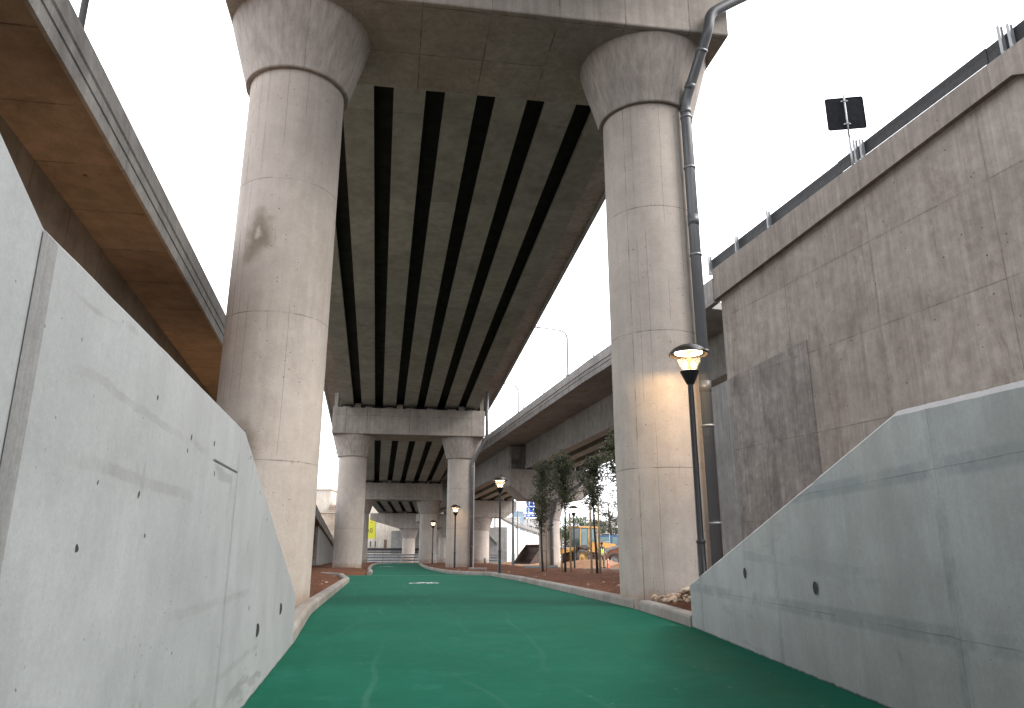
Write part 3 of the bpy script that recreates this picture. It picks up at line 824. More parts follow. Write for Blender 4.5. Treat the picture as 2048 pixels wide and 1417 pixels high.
# ------------------------------------------------------------------ right viaduct (lower bridge beyond the retaining wall)
def XE(y):   # left edge line of the right viaduct and its retaining wall
    if y <= 78: return 15.9 - .3 * y
    d = y - 78; return 15.9 - .3 * 78 - .3 * d - .0035 * d * d
def ZS(y): return 8.95 - .05 * (y - 58) if y > 40 else 9.85 - .03 * (y - 40)
dB = V(-.3, 1, 0).normalized(); tB = V(dB.y, -dB.x, 0); MB_ = Matrix((tB, dB, V(0, 0, 1))).transposed()
HALF = 4.55
rv = empty('right_viaduct', (XE(58), 58, ZS(58)), label='right hand curving concrete viaduct with wide overhang, beyond the young trees', cat='bridge')
ro = rv.location
ysB = [28.2] + list(range(32, 94, 4))
frB = [(V(XE(y), y, ZS(y)), tB) for y in ysB]
mb = MB(); mb.sweep([(.02, 0), (2 * HALF - .02, 0), (2 * HALF - .02, .3), (.02, .3)], frB); mb.build('slab', M['viaduct'], rv, ro)
for m_, a0 in ((1, 0), (-1, 2 * HALF)):
    pf = [(-.05, -.06), (.018, -.06), (.018, .302), (.2, .302), (.2, .93), (-.02, .93), (-.06, .5), (-.03, .46), (-.03, .42), (-.06, .40), (-.06, .26), (-.04, .24), (-.04, .21), (-.05, .2)]
    mb = MB(); mb.sweep([(a0 + m_ * a, b) for a, b in pf], frB); mb.build('parapet', M['fascia'], rv, ro)
GD = 1.93
def girder(off, w, y0, y1, mat, d=GD, lip=.06):
    f = []
    for i in range(7):
        y = lerp(y0, y1, i / 6); f.append((V(XE(y), y, ZS(y)) + tB * off, tB))
    mb = MB()
    mb.sweep([(-lip, -d), (w + lip, -d), (w + lip, -d + .34), (w, -d + .38), (w, -.003), (0, -.003), (0, -d + .38), (-lip, -d + .34)], f)
    mb.build('girder', mat, rv, ro)
# near span: narrower, four girders; far spans: five girders
for k in range(4): girder(2.55 + k * 1.4, .6, 29.2, 57.6, M['viaduct'] if k in (0, 3) else M['beam'])
for (a, b) in ((58.4, 77.7), (78.3, 91.6)):
    for k in range(5): girder(1.5 + k * 1.36, .62, a, b, M['viaduct'] if k in (0, 4) else M['beam'])
mb = MB(); mb.box(V(XE(58.3), 58.3, ZS(58.3) - GD / 2 - .02) + tB * 2.25, (1.45, .5, GD - .1), MB_); mb.build('end_diaphragm', M['rwall_low'], rv, ro)
RPL = ['single column pier with angular hammerhead behind the young trees', 'far single column pier with hammerhead left of the tall grey mast',
       'far pier of the right viaduct glimpsed behind the others']
for i, (y, zc, zbm, zrg, rr) in enumerate(((58, 6.95, 4.71, 3.24, .8), (78, 5.98, 4.30, 3.05, .8), (92, 5.3, 3.7, 2.6, .8))):
    c = V(XE(y), y, 0) + tB * HALF; z0 = Zg(y)
    o = V(c.x, c.y, z0)
    par = empty('bridge_pier', o, label=RPL[i], cat='bridge pier', group='piers of the right viaduct')
    mb = MB(); mb.lathe([(rr, z0 - .2), (rr, zrg + .2)], c, 48); cc = mb.build('column', M['column'], par, o)
    mb = MB(); pr = [(rr + .002, zrg), (rr + .05, zrg), (rr + .055, zrg + .05)] + [(lerp(rr + .055, 1.2, k / 6), lerp(zrg + .05, zbm + .003, k / 6)) for k in range(1, 7)]
    mb.lathe(pr, c, 48); mb.build('capital', M['capital'], cc, o)
    mb = MB(); h = 3.45
    pf = [(-h, zc), (-h, zc - (zc - zbm) * .55), (-h + 1.2, zbm), (h - 1.2, zbm), (h, zc - (zc - zbm) * .55), (h, zc)]
    mb.prism([c + tB * a - dB * 1.2 + V(0, 0, z) for a, z in pf], dB * 2.4)
    cb = mb.build('crossbeam', M['cap'], par, o, (tB.x, tB.y)); bv = cb.modifiers.new('bevel', 'BEVEL'); bv.width = .03
    for k in range(5):
        mb = MB(); mb.box(c + tB * ((k - 2) * 1.4) - dB * .6 + V(0, 0, zc + .04), (.5, .5, .08), MB_); mb.build('bearing_plinth', M['cap'], par, o)
# far abutment wall of the right viaduct
fa = empty('bridge_abutment', (-4.5, 100, Zg(100)), label='grey abutment wall with slanted bracket left of the tall grey mast', cat='abutment')
mb = MB(); mb.box((-1.95, 100.5, 1.7), (2.6, 1.2, 4.6)); mb.build('abutment_wall', M['abut'], fa, fa.location)
mb = MB(); mb.prism([(-3.3, 99.6, 4.0), (-1.9, 99.6, 2.3), (-1.9, 99.6, 1.9), (-3.5, 99.6, 3.6)], (0, .8, 0)); mb.build('bracket', M['abut'], fa, fa.location)

# ------------------------------------------------------------------ big retaining wall on the right
par = empty('retaining_wall', (XE(27), 27, 0), label='tall stained brown concrete retaining wall on the right topped by a coping', cat='wall')
o = par.location
def wpt(y, inset, z): 
    q = V(XE(y), y, z) + tB * inset; return q
ZCB = [(-12, 10.5), (13.5, 10.6), (14.87, 11.4), (27.2, 10.17)]
ZCT = [(-12, 13.6), (14.45, 12.1), (27.2, 11.42)]
IN = .16
mb = MB()
for y0, y1 in zip([-12, -4, 4, 13.5, 14.87, 22.6], [-4, 4, 13.5, 14.87, 22.6, 27.0]):
    mb.face([wpt(y0, IN, -.3), wpt(y1, IN, -.3), wpt(y1, IN, interp(ZCB, y1) + .03), wpt(y0, IN, interp(ZCB, y0) + .03)])
    mb.face([wpt(y0, IN + .9, -.3), wpt(y1, IN + .9, -.3), wpt(y1, IN + .9, 11), wpt(y0, IN + .9, 11)])
mb.face([wpt(27, IN, 6.9), wpt(27, IN + .9, 6.9), wpt(27, IN + .9, 10.2), wpt(27, IN, 10.19)])
mb.build('wall_body', M['rwall'], par, o, (dB.x, dB.y), fix=False)
mb = MB()   # lower stained pour, slightly proud, running on to the abutment
q = [wpt(22.62, IN - .04, -.3), wpt(22.62, IN - .04, 7.3), wpt(26.8, IN - .04, 7.0), wpt(26.8, IN - .04, -.3)]
mb.prism(q, tB * .6); mb.build('lower_pour', M['rwall_low'], par, o, (dB.x, dB.y))
mb = MB(); q = [wpt(26.81, IN - .02, -.3), wpt(26.81, IN - .02, 7.0), wpt(30, IN - .02, 6.8), wpt(30, IN - .02, -.3)]
mb.prism(q, tB * 9.0); mb.build('abutment_wall', M['abut'], par, o, (dB.x, dB.y))
mb = MB(); q = [wpt(27.02, IN + 1.3, 6.95), wpt(27.02, IN + 1.3, 10.0), wpt(27.5, IN + 1.3, 10.0), wpt(27.5, IN + 1.3, 6.95)]
mb.prism(q, tB * 6.6); mb.build('back_wall', M['abut'], par, o, (tB.x, tB.y))
# coping
mb = MB(); f = []
for y in (-12, 4, 13.5, 14.87, 18, 22.6, 27.2):
    zb, zt = interp(ZCB, y), interp(ZCT, y)
    f.append((V(XE(y), y, 0), tB, [(0, zb), (0, zt - .02), (.03, zt), (.6, zt), (.6, zb + .2), (.2, zb + .02), (.2, zb)]))
mb.sweep(f[0][2], f); mb.build('coping', M['coping'], par, o, (dB.x, dB.y))
mb = MB(); f = []
for y in (27.21, 28.19):
    zb, zt = interp(ZCB, y), interp(ZCT, y) - .35
    f.append((V(XE(y), y, 0), tB, [(-.02, zb - .1), (-.02, zt - .02), (.03, zt), (.6, zt), (.6, zb + .2), (.2, zb + .02), (.2, zb - .1)]))
mb.sweep(f[0][2], f); mb.build('coping', M['fascia'], par, o, (dB.x, dB.y))

# ------------------------------------------------------------------ guard rail on the retaining wall
W_PROF = [(-.012, -.155), (.0, -.15), (.075, -.115), (.075, -.06), (.0, -.02), (.0, .02), (.075, .06), (.075, .115), (.0, .15), (-.012, .155),
          (-.018, .15), (-.01, .02), (-.01, -.02), (-.018, -.15)]
gr = empty('guard_rail', (XE(20), 20, interp(ZCT, 20)), label='dark steel guard rail on short posts along the top of the retaining wall', cat='guard rail')
go = gr.location
def rail(y0, y1, inset, h, par_, o_, mat, zt):
    f = []
    n = max(2, int((y1 - y0) / 2))
    for i in range(n + 1):
        y = lerp(y0, y1, i / n); f.append((V(XE(y), y, zt(y) + h) + tB * inset, tB))
    mb = MB(); mb.sweep([(a_, b_ * 1.35) for a_, b_ in W_PROF], f); return mb.build('rail_beam', mat, par_, o_)
zct = lambda y: interp(ZCT, y)
rail(-8, 15.6, .32, .42, gr, go, M['galv_dark'], zct); rail(15.55, 20.6, .305, .435, gr, go, M['galv_dark'], zct)
rail(20.55, 27.9, .32, .42, gr, go, M['galv_dark'], zct)
def ipost(q, h, par_, o_, Mx, nm='post', w=.11):
    mb = MB()
    mb.box(q + V(0, 0, h / 2), (w, .012, h), Mx)
    mb.box(q + Mx @ V(-w / 2, 0, 0) + V(0, 0, h / 2), (.012, .075, h), Mx); mb.box(q + Mx @ V(w / 2, 0, 0) + V(0, 0, h / 2), (.012, .075, h), Mx)
    mb.box(q + V(0, 0, .012), (w * 1.8, .2, .024), Mx)
    return mb.build(nm, M['galv'], par_, o_)
for y in (-4, 0, 5, 10, 15.07, 19.75, 23.9, 25.8, 27.6):
    q = V(XE(y), y, zct(y)) + tB * .2
    ipost(q, .74 + (.1 if y < 22 else 0), gr, go, MB_)
    if y in (15.07, 19.75): ipost(q + dB * -.22 + tB * .02, .74, gr, go, MB_)
# guard rail posts on the right viaduct parapet (tiny against the sky)
vg = empty('guard_rail', (XE(50), 50, ZS(50) + .93), label='thin low guard rail on tiny posts along the right viaduct parapet', cat='guard rail')
f = [(V(XE(y), y, ZS(y) + .93 + .18) + tB * .32, tB) for y in range(30, 92, 5)]
mb = MB(); mb.sweep([(a, b * .7) for a, b in W_PROF], f); mb.build('rail_beam', M['galv_dark'], vg, vg.location)
for y in range(31, 91, 4):
    q = V(XE(y), y, ZS(y) + .93) + tB * .2
    mb = MB(); mb.box(q + V(0, 0, .16), (.08, .06, .34), MB_); mb.build('post', M['galv'], vg, vg.location)

# ------------------------------------------------------------------ back of a square road sign above the retaining wall
sy = 19.85
q = V(XE(sy), sy, zct(sy)) + tB * .12
sg = empty('road_sign', q, label='dark back of a square road sign on a thin post above the retaining wall', cat='road sign')
so_ = sg.location.copy()
mb = MB(); mb.tube([q + V(0, 0, -.3), q + V(0, 0, .95)], .035, 12); mb.tube([q + V(0, 0, .9), q + V(0, 0, 2.42)], .028, 12); mb.build('post', M['galv'], sg, so_)
fd = V(.16, .987, 0).normalized(); sx = V(fd.y, -fd.x, 0); Ms = Matrix((sx, fd, V(0, 0, 1))).transposed()
mb = MB(); n = 6; pts = []
hw, hh, rc = .54, .53, .06
for (cx, cz, a0) in ((hw - rc, hh - rc, 0), (-hw + rc, hh - rc, 90), (-hw + rc, -hh + rc, 180), (hw - rc, -hh + rc, 270)):
    for k in range(n + 1):
        a = R(a0 + 90 * k / n); pts.append((cx + rc * math.cos(a), cz + rc * math.sin(a)))
ctr = q + V(0, 0, 1.82) + fd * .05
mb.prism([ctr + sx * a + V(0, 0, b) for a, b in pts], fd * .004); mb.build('panel', M['signback'], sg, so_)
mb = MB()
for k in range(len(pts)):
    a, b = pts[k], pts[(k + 1) % len(pts)]
    mb.bar(ctr + sx * a[0] + V(0, 0, a[1]), ctr + sx * b[0] + V(0, 0, b[1]), .014, .03)
mb.build('rim', M['signback'], sg, so_)
for dz in (.40, -.38):
    mb = MB(); mb.box(ctr - fd * .035 + V(0, 0, dz), (.2, .022, .035), Ms); mb.box(ctr - fd * .06 + V(0, 0, dz), (.09, .06, .03), Ms)
    mb.build('clamp', M['galv'], sg, so_)

# ------------------------------------------------------------------ drain pipes
def drainpipe(path, r, brackets, label, segs=(), mat=None):
    o = Vector(path[0]); par = empty('drain_pipe', o, label=label, cat='drain pipe')
    # round the bends
    pp = [Vector(path[0])]
    for i in range(1, len(path) - 1):
        a, b, c = map(Vector, path[i - 1:i + 2]); k = min(.22, (b - a).length * .4, (c - b).length * .4)
        p0 = b + (a - b).normalized() * k; p1 = b + (c - b).normalized() * k
        for j in range(6):
            u = j / 5; pp.append(p0 * (1 - u) ** 2 + b * 2 * u * (1 - u) + p1 * u * u)
    pp.append(Vector(path[-1]))
    mb = MB(); mb.tube(pp, r, 20); mb.build('pipe', mat or M['pvc'], par, o)
    for z in segs:
        mb = MB(); mb.tube([z[0], z[1]], r + .007, 20); mb.build('socket', mat or M['pvc'], par, o)
    for (c, d) in brackets:
        c = Vector(c); d = Vector(d).normalized()
        mb = MB(); mb.tube([c - d * .02, c + d * .02], r + .014, 20); mb.build('bracket', M['galv'], par, o)
    return par
px, py = 3.42, 13.0
pth = [(px, py, -.05), (px, py, 9.42), (3.80, 12.36, 10.62), (3.86, 12.33, 10.98), (4.34, 12.42, 11.32), (5.3, 12.6, 11.95)]
up = V(.38, -.64, 1.2).normalized()
drainpipe(pth, .1, [((px, py, z), (0, 0, 1)) for z in (1.35, 3.0, 4.35, 6.2, 8.0, 9.1)] + [((3.70, 12.53, 10.3), up)],
          'long grey drain pipe clipped to the right near column beside the lit lamp', segs=[(V(px, py, 9.18), V(px, py, 9.3)), (V(px, py, 6.8), V(px, py, 7.0)), (V(px, py, 3.6), V(px, py, 3.8)), (V(3.52, 12.82, 9.76), V(3.49, 12.88, 9.66))])
c2 = PIERS[1]['C'] + PIERS[1]['t'] * 3.42; f2 = c2 - PIERS[1]['n'] * .82 + PIERS[1]['t'] * .62
e2 = PIERS[1]['C'] + PIERS[1]['t'] * 4.9 - PIERS[1]['n'] * 1.2
drainpipe([(f2.x, f2.y, -.2), (f2.x, f2.y, 6.35), (e2.x, e2.y, 8.0), (e2.x, e2.y, 10.9)], .1,
          [((f2.x, f2.y, z), (0, 0, 1)) for z in (1.2, 3.0, 4.7, 6.1)] + [((e2.x, e2.y, z), (0, 0, 1)) for z in (8.4, 9.6)], 'grey drain pipe clipped to the right column of the second pier')
c3 = V(XE(58), 58, 0) + tB * HALF; f3 = c3 - dB * .9 - tB * .12
drainpipe([(f3.x, f3.y, -.3), (f3.x, f3.y, 3.2), (f3.x + .35, f3.y - .45, 4.6), (f3.x + 3.0, f3.y - .4, 6.4), (f3.x + 3.4, f3.y + .2, 7.2)], .13,
          [((f3.x, f3.y, z), (0, 0, 1)) for z in (1.2, 2.7)], 'grey drain pipe on the hammerhead column behind the young trees')
# ------------------------------------------------------------------ path lamps (lit)
M['lampglass'] = glass('lamp_glass', (1, .97, .92), .07)
M['lit_ring'] = emit('lit_lamp_ring', (1.0, .80, .55), 9)
M['lit_core'] = emit('lit_lamp_core', (1.0, .82, .58), 2.6)
def path_lamp(x, y, ztop, label, power, first=None, zb=None):
    z0 = (Zg(y) + .06) if zb is None else zb
    par = empty('path_lamp', (x, y, z0), label=label, cat='lamp post', group='path lamps')
    H = ztop - z0
    g = H - .66                            # underside of the cone
    mb = MB(); mb.lathe([(.11, 0), (.11, .02), (.066, .03), (.062, .95), (.05, .97), (.046, g - .2), (.043, g + .02)], seg=20); mb.build('pole', M['black'], par)
    mb = MB(); mb.lathe([(.066, .93), (.07, .94), (.07, .965), (.05, .99)], seg=20); mb.build('collar', M['galv_dark'], par)
    mb = MB(); mb.lathe([(.0, g - .0), (.06, g), (.07, g + .02), (.155, g + .21), (.15, g + .215), (.0, g + .20)], seg=20, smooth=False); mb.build('cone', M['black'], par)
    mb = MB(); mb.lathe([(.152, g + .2), (.262, g + .51)], seg=28); mb.build('glass', M['lampglass'], par)
    cz = g + .49
    mb = MB(); mb.lathe([(.30, cz), (.315, cz - .004), (.312, cz + .03), (.25, cz + .095), (.15, cz + .15), (.05, cz + .17), (0, cz + .172)], seg=36)
    mb.lathe([(.30, cz), (.27, cz + .055), (.17, cz + .11), (0, cz + .125)], seg=36); mb.build('canopy', M['bronze'], par, fix=False)
    mb = MB(); mb.lathe([(.13, cz + .04), (.22, cz + .025), (.22, cz + .045), (.13, cz + .06)], seg=28); mb.build('light_ring', M['lit_ring'], par)
    mb = MB(); mb.lathe([(.03, g + .2), (.03, cz + .05)], seg=12); mb.build('inner_tube', plain_brass, par)
    for sx_ in (-1, 1):
        mb = MB(); mb.lathe([(0, g + .24), (.035, g + .26), (.045, g + .31), (.03, g + .36), (0, g + .37)], (sx_ * .065, 0, 0), 10); mb.build('bulb', M['lit_core'], par)
    if power:
        pl = bpy.data.lights.new('lamp_light', 'POINT'); pl.energy = power; pl.color = (1.0, .68, .36); pl.shadow_soft_size = .05
        po = bpy.data.objects.new('lamp_light', pl); col.objects.link(po); po.location = (0, 0, cz + .015); po.parent = par
    return par
plain_brass = plain('brass_tube', (.45, .3, .14), .4, .6)
path_lamp(2.87, 11.8, 4.14, 'nearest black path lamp, lit, in front of the right near column', 150, zb=.08)
path_lamp(-.5, 31.8, 3.92, 'lit black path lamp standing alone left of the young trees', 55)
path_lamp(-3.42, 46.5, 3.66, 'lit black path lamp in front of the right column of the second pier', 55)
path_lamp(-6.7, 65.6, 3.5, 'small lit path lamp in front of the right column of the third pier', 40)
path_lamp(3.93, 49, 3.75, 'lit path lamp between the second and third young trees', 55)
path_lamp(4.15, 112, 3.7, 'tiny distant lit lamp in front of the white wall, left of two', 0)
path_lamp(5.1, 116, 3.4, 'tiny distant lit lamp in front of the white wall, right of two', 0)

# unseen warm flood lamps, added for the glow on the left bridge's brown soffit
def unseen_floodlight(x, y, power, label):
    fl = empty('unseen_floodlight', (x, y, Zg(y) - .03), label=label, cat='unseen_floodlight', group='unseen floodlights added under the left bridge')
    mb = MB(); mb.box((0, 0, .03), (.3, .22, .06), bev=.01); mb.box((-.14, 0, .17), (.02, .05, .26)); mb.box((.14, 0, .17), (.02, .05, .26)); mb.build('bracket', M['black'], fl)  # bracket of the added, unseen flood lamp
    mb = MB(); mb.box((0, 0, .3), (.26, .2, .12), bev=.015); mb.build('unseen_flood_housing', M['black'], fl)
    mb = MB(); mb.box((0, 0, .363), (.22, .16, .006)); mb.build('lens', M['lit_core'], fl)
    sp = bpy.data.lights.new('unseen_flood_light', 'SPOT'); sp.energy = power; sp.color = (1.0, .58, .30); sp.spot_size = R(110); sp.spot_blend = .9; sp.shadow_soft_size = .12
    spo = bpy.data.objects.new('unseen_flood_light', sp); col.objects.link(spo); spo.parent = fl; spo.location = (0, 0, .45)
    spo.rotation_euler = V(.12, .25, 1).to_track_quat('Z', 'Y').to_euler(); spo.rotation_euler = V(-.3, .15, 1).to_track_quat('-Z', 'Y').to_euler()
unseen_floodlight(-5.35, 8.6, 120, 'unseen low flood lamp added under the left bridge, nearer to the wing wall')
unseen_floodlight(-7.3, 17.0, 130, 'unseen low flood lamp added under the left bridge, farther from the wing wall')

# ------------------------------------------------------------------ heap of stones in the corner behind the right wing wall
stone_m = [plain('beige_stone_%d' % i, c, .85, 0, .3, 14, bump=.3) for i, c in enumerate([(.42, .30, .21), (.36, .25, .175), (.47, .36, .27), (.31, .22, .16)])]
def stone_mesh(seed):
    r_ = random.Random(seed); bm = bmesh.new(); bmesh.ops.create_icosphere(bm, subdivisions=2, radius=1)
    s = (r_.uniform(.8, 1.25), r_.uniform(.7, 1.1), r_.uniform(.5, .8))
    for v in bm.verts:
        k = 1 + .30 * mnoise.noise(v.co * 1.3 + V(seed * 3.1, 0, 0)) + .14 * mnoise.noise(v.co * 2.7 + V(0, seed, 0))
        v.co = V(v.co.x * s[0], v.co.y * s[1], v.co.z * s[2]) * k
    me = bpy.data.meshes.new('stone'); bm.to_mesh(me); bm.free()
    me.materials.append(stone_m[seed % 4]); return me
sms = [stone_mesh(i) for i in range(10)]
for me in sms:
    for p in me.polygons: p.use_smooth = False
k = 0
for i in range(900):
    y = 9.95 + 3.0 * rnd.random() ** 1.4; x = XR(y) + .23 + 1.0 * rnd.random() ** 1.3
    if (x - 2.78) ** 2 + (y - 13.8) ** 2 < (RC + .08) ** 2: continue
    if (x - 2.87) ** 2 + (y - 11.8) ** 2 < .13 ** 2: continue
    if y > 12.9 or k >= 250: continue
    s = rnd.uniform(.032, .062)
    lay = 0 if k < 140 else 1
    o = bpy.data.objects.new('stone', sms[k % 10]); col.objects.link(o)
    o.location = (x, y, Zg(y) + .165 + lay * .045 + mound(x, y) * min(1, (x - XR(y) - .16) * 6))
    o.scale = (s, s, s); o.rotation_euler = (rnd.uniform(-.4, .4), rnd.uniform(-.4, .4), rnd.uniform(0, 6.3))
    tag(o, 'beige rubble stone in the heap between the kerb and the near lamp', 'stone', 'rubble stones by the right near column'); k += 1
# a few loose stones and clods on the soil
for i in range(46):
    if i < 30: y = rnd.uniform(15, 40); x = XR(y) + rnd.uniform(.5, 5)
    else: y = rnd.uniform(14, 33); x = XL(y) - rnd.uniform(.4, 2.4)
    s = rnd.uniform(.018, .045)
    o = bpy.data.objects.new('stone', sms[(i * 3) % 10]); col.objects.link(o)
    o.location = (x, y, Zg(y) + .15); o.scale = (s, s, s); o.rotation_euler = (0, 0, rnd.uniform(0, 6))
    tag(o, 'small loose stone lying on the red soil beside the path', 'stone', 'loose stones on the soil')

# ------------------------------------------------------------------ young trees with stakes
def leaf_mat(name, a, b, tr=.25):
    n = NT(name); c = n.mix(n.map(n.noise(n.pos, 2.2, 3), .35, .65), a, b)
    c = n.mix(1, c, n.grey(n.map(n.noise(n.pos, 23, 2), .3, .7, .6, 1.4)), 'MULTIPLY')
    n.done(c, .5, spec=.35); return n.m
M['leaf'] = leaf_mat('olive_leaves', (.036, .046, .022), (.075, .08, .04))
M['pine'] = leaf_mat('dark_pine_needles', (.030, .040, .022), (.062, .066, .040))
M['hedge'] = leaf_mat('hedge_leaves', (.045, .07, .026), (.085, .11, .045))
M['bark'] = plain('dark_bark', (.040, .026, .02), .9, 0, .4, 12, bump=.4)
M['bark2'] = plain('grey_bark', (.09, .068, .055), .9, 0, .4, 5, bump=.4)
M['stake'] = plain('weathered_stake_wood', (.30, .22, .13), .85, 0, .35, 9)
M['tie'] = plain('green_tie', (.05, .16, .06), .7)
def leaf(mb, p, d, L, W, r_):
    d = d.normalized(); s = d.cross(V(r_.uniform(-1, 1), r_.uniform(-1, 1), r_.uniform(-1, 1)))
    if s.length < 1e-3: s = d.orthogonal()
    s.normalize(); nrm = s.cross(d) * L * .12
    mb.face([p, p + d * L * .5 + s * W + nrm, p + d * L, p + d * L * .5 - s * W + nrm])
def young_tree(x, y, H, cb, rad, seed, label, lean=0.0, nbr=54, z0=None):
    r_ = random.Random(seed); z0 = Zg(y) + .08 if z0 is None else z0
    par = empty('young_tree', (x, y, z0), label=label, cat='tree', group='young staked trees')
    tb = MB(); lf = MB()
    path = []
    for i in range(9):
        u = i / 8; path.append(V(lean * u + .05 * math.sin(u * 5 + seed), .04 * math.sin(u * 4 + seed * 2), u * H * .9))
    tb.tube(path, [lerp(.055, .012, i / 8) for i in range(9)], 8)
    for b in range(nbr):
        u = (cb + (H * .9 - cb) * (b / nbr) ** .9) / (H * .9)
        k = min(7, int(u * 8)); p0 = path[k].lerp(path[k + 1], u * 8 - k)
        a = b * 2.4 + r_.uniform(-.4, .4); rel = b / nbr
        L_ = rad * (1.0 - .62 * rel ** 1.6) * r_.uniform(.55, 1.15) * (1 if rel > .1 else .7)
        el = r_.uniform(.25, .9); d = V(math.cos(a) * math.cos(el), math.sin(a) * math.cos(el), math.sin(el))
        pts = [p0]
        for s_ in range(5):
            d = (d + V(r_.uniform(-.25, .25), r_.uniform(-.25, .25), r_.uniform(-.05, .22))).normalized(); pts.append(pts[-1] + d * L_ / 5)
        tb.tube(pts, [.012, .010, .008, .006, .004, .002], 4, caps=False)
        for q in range(len(pts) - 1):
            for s_ in range(14):
                pp = pts[q].lerp(pts[q + 1], r_.random()) + V(r_.gauss(0, .075), r_.gauss(0, .075), r_.gauss(0, .07))
                dd = V(r_.uniform(-1, 1), r_.uniform(-1, 1), r_.uniform(-.6, .9))
                leaf(lf, pp, dd, r_.uniform(.07, .125), r_.uniform(.018, .03), r_)
    tb.build('trunk', M['bark'], par); lf.build('crown', M['leaf'], par, fix=False)
    for z in (.95, 1.6):
        mb = MB(); mb.tube([V(lean * z / H - .02, -.06, z), V(lean * z / H + .12, -.05, z + .01)], .016, 8); mb.build('tie', M['tie'], par)
    return par
TR = [(1.36, 34.6, 5.25, 1.75, 1.15, 3, 'leftmost young staked tree, loose bushy crown beside the lone lamp', .0),
      (2.36, 34.0, 5.5, 2.65, 1.25, 5, 'second young staked tree, tallest crown against the viaduct girder', -.12),
      (3.16, 29.5, 4.75, 2.4, 1.0, 8, 'third young staked tree with a narrow crown and clear dark stem', .03),
      (3.36, 23.0, 4.6, 2.5, 1.3, 12, 'fourth young tree, its crown half hidden behind the right near column', .0)]
for (x, y, H, cb, rad, sd_, lab, ln) in TR: young_tree(x, y, H, cb, rad, sd_, lab, ln)
def stake(x, y, h, label, lean=0):
    par = MB(); b = V(x, y, Zg(y) - .1)
    par.tube([b, b + V(lean, 0, h + .1)], [.042, .038], 10)
    o = par.build('tree_stake', M['stake'], None, b)
    tag(o, label, 'stake', 'wooden tree stakes')
for a in ((1.52, 34.45, 2.2, 'single pale stake right of the leftmost young tree'),
          (2.16, 33.9, 1.75, 'left stake of the second young tree, shortest of all'), (2.54, 33.8, 2.65, 'right stake of the second young tree'),
          (2.98, 29.3, 2.75, 'left stake of the third young tree'), (3.28, 29.2, 2.75, 'right stake of the third young tree'),
          (3.20, 22.9, 2.6, 'stake of the fourth young tree along the edge of the right near column')): stake(*a)

# ------------------------------------------------------------------ street lamps on the bridges
def street_lamp(x, y, zb, h, arm, label, side=-1, r0=.10):
    par = empty('street_lamp', (x, y, zb), label=label, cat='street lamp', group='tall street lamps')
    pts = [V(0, 0, 0), V(0, 0, h * .5), V(0, 0, h - .9)]
    for k in range(1, 9):
        a = k / 8 * PI / 2 * .93; pts.append(V(side * .8 * (1 - math.cos(a)), 0, h - .9 + .85 * math.sin(a)))
    pts.append(pts[-1] + V(side * (arm - .8), 0, .10 * arm))
    n = len(pts); mb = MB(); mb.tube(pts, [lerp(r0, r0 * .55, i / (n - 1)) for i in range(n)], 10); mb.build('pole', M['lamp_steel'], par)
    e = pts[-1]; mb = MB(); mb.box(e + V(side * .25, 0, .02), (.62, .2, .1), Matrix.Rotation(side * -.12, 3, 'Y'), bev=.03); mb.build('lantern', M['lamp_steel'], par)
    mb = MB(); mb.lathe([(.0, 0), (.03, 0), (.03, .1), (0, .12)], e + V(side * .2, 0, .08), 8); mb.build('sensor', M['galv_dark'], par)
    return par
RX = lambda y: XE(y) + 8.6
for y, h, lab in ((66, 11.7, 'tall curved street lamp on the right viaduct, the nearest and highest'), (80.5, 10.5, 'middle curved street lamp on the right viaduct'),
                  (96, 9.6, 'farthest street lamp on the right viaduct, beside the second pier')):
    street_lamp(RX(y) + .35, y, ZS(y) + .3, h, 2.3 + .25, lab)
street_lamp(-20.0, 88, -.4, 12.6, 2.7, 'distant street lamp whose arm shows left of the second pier')
street_lamp(-5.15, 7.6, 6.55, 8.0, 2.4, 'grey street lamp pole rising from the left bridge at the top corner', -1, .042)

# ------------------------------------------------------------------ tall masts by the construction ground
mast = empty('grey_mast', (.1, 70, Zg(70) - .03), label='thick grey steel mast with a square base box beside the far hammerhead pier', cat='mast')
mb = MB(); mb.tube([(0, 0, 0), (0, 0, 6.6)], [.12, .09], 12); mb.build('pole', plain('mast_paint', (.13, .15, .17), .5), mast)
mb = MB(); mb.box((0, 0, .5), (.28, .28, 1.0), bev=.02); mb.build('base_box', plain('mast_base_paint', (.11, .14, .145), .55), mast)
m2 = empty('thin_mast', (.62, 84, Zg(84) - .03), label='thin pale pole right of the thick grey mast', cat='mast')
mb = MB(); mb.tube([(0, 0, 0), (0, 0, 9.5)], [.07, .05], 10); mb.build('pole', M['galv'], m2)
mb = MB(); mb.box((0, 0, .02), (.3, .3, .04)); mb.build('base_plate', M['galv'], m2)

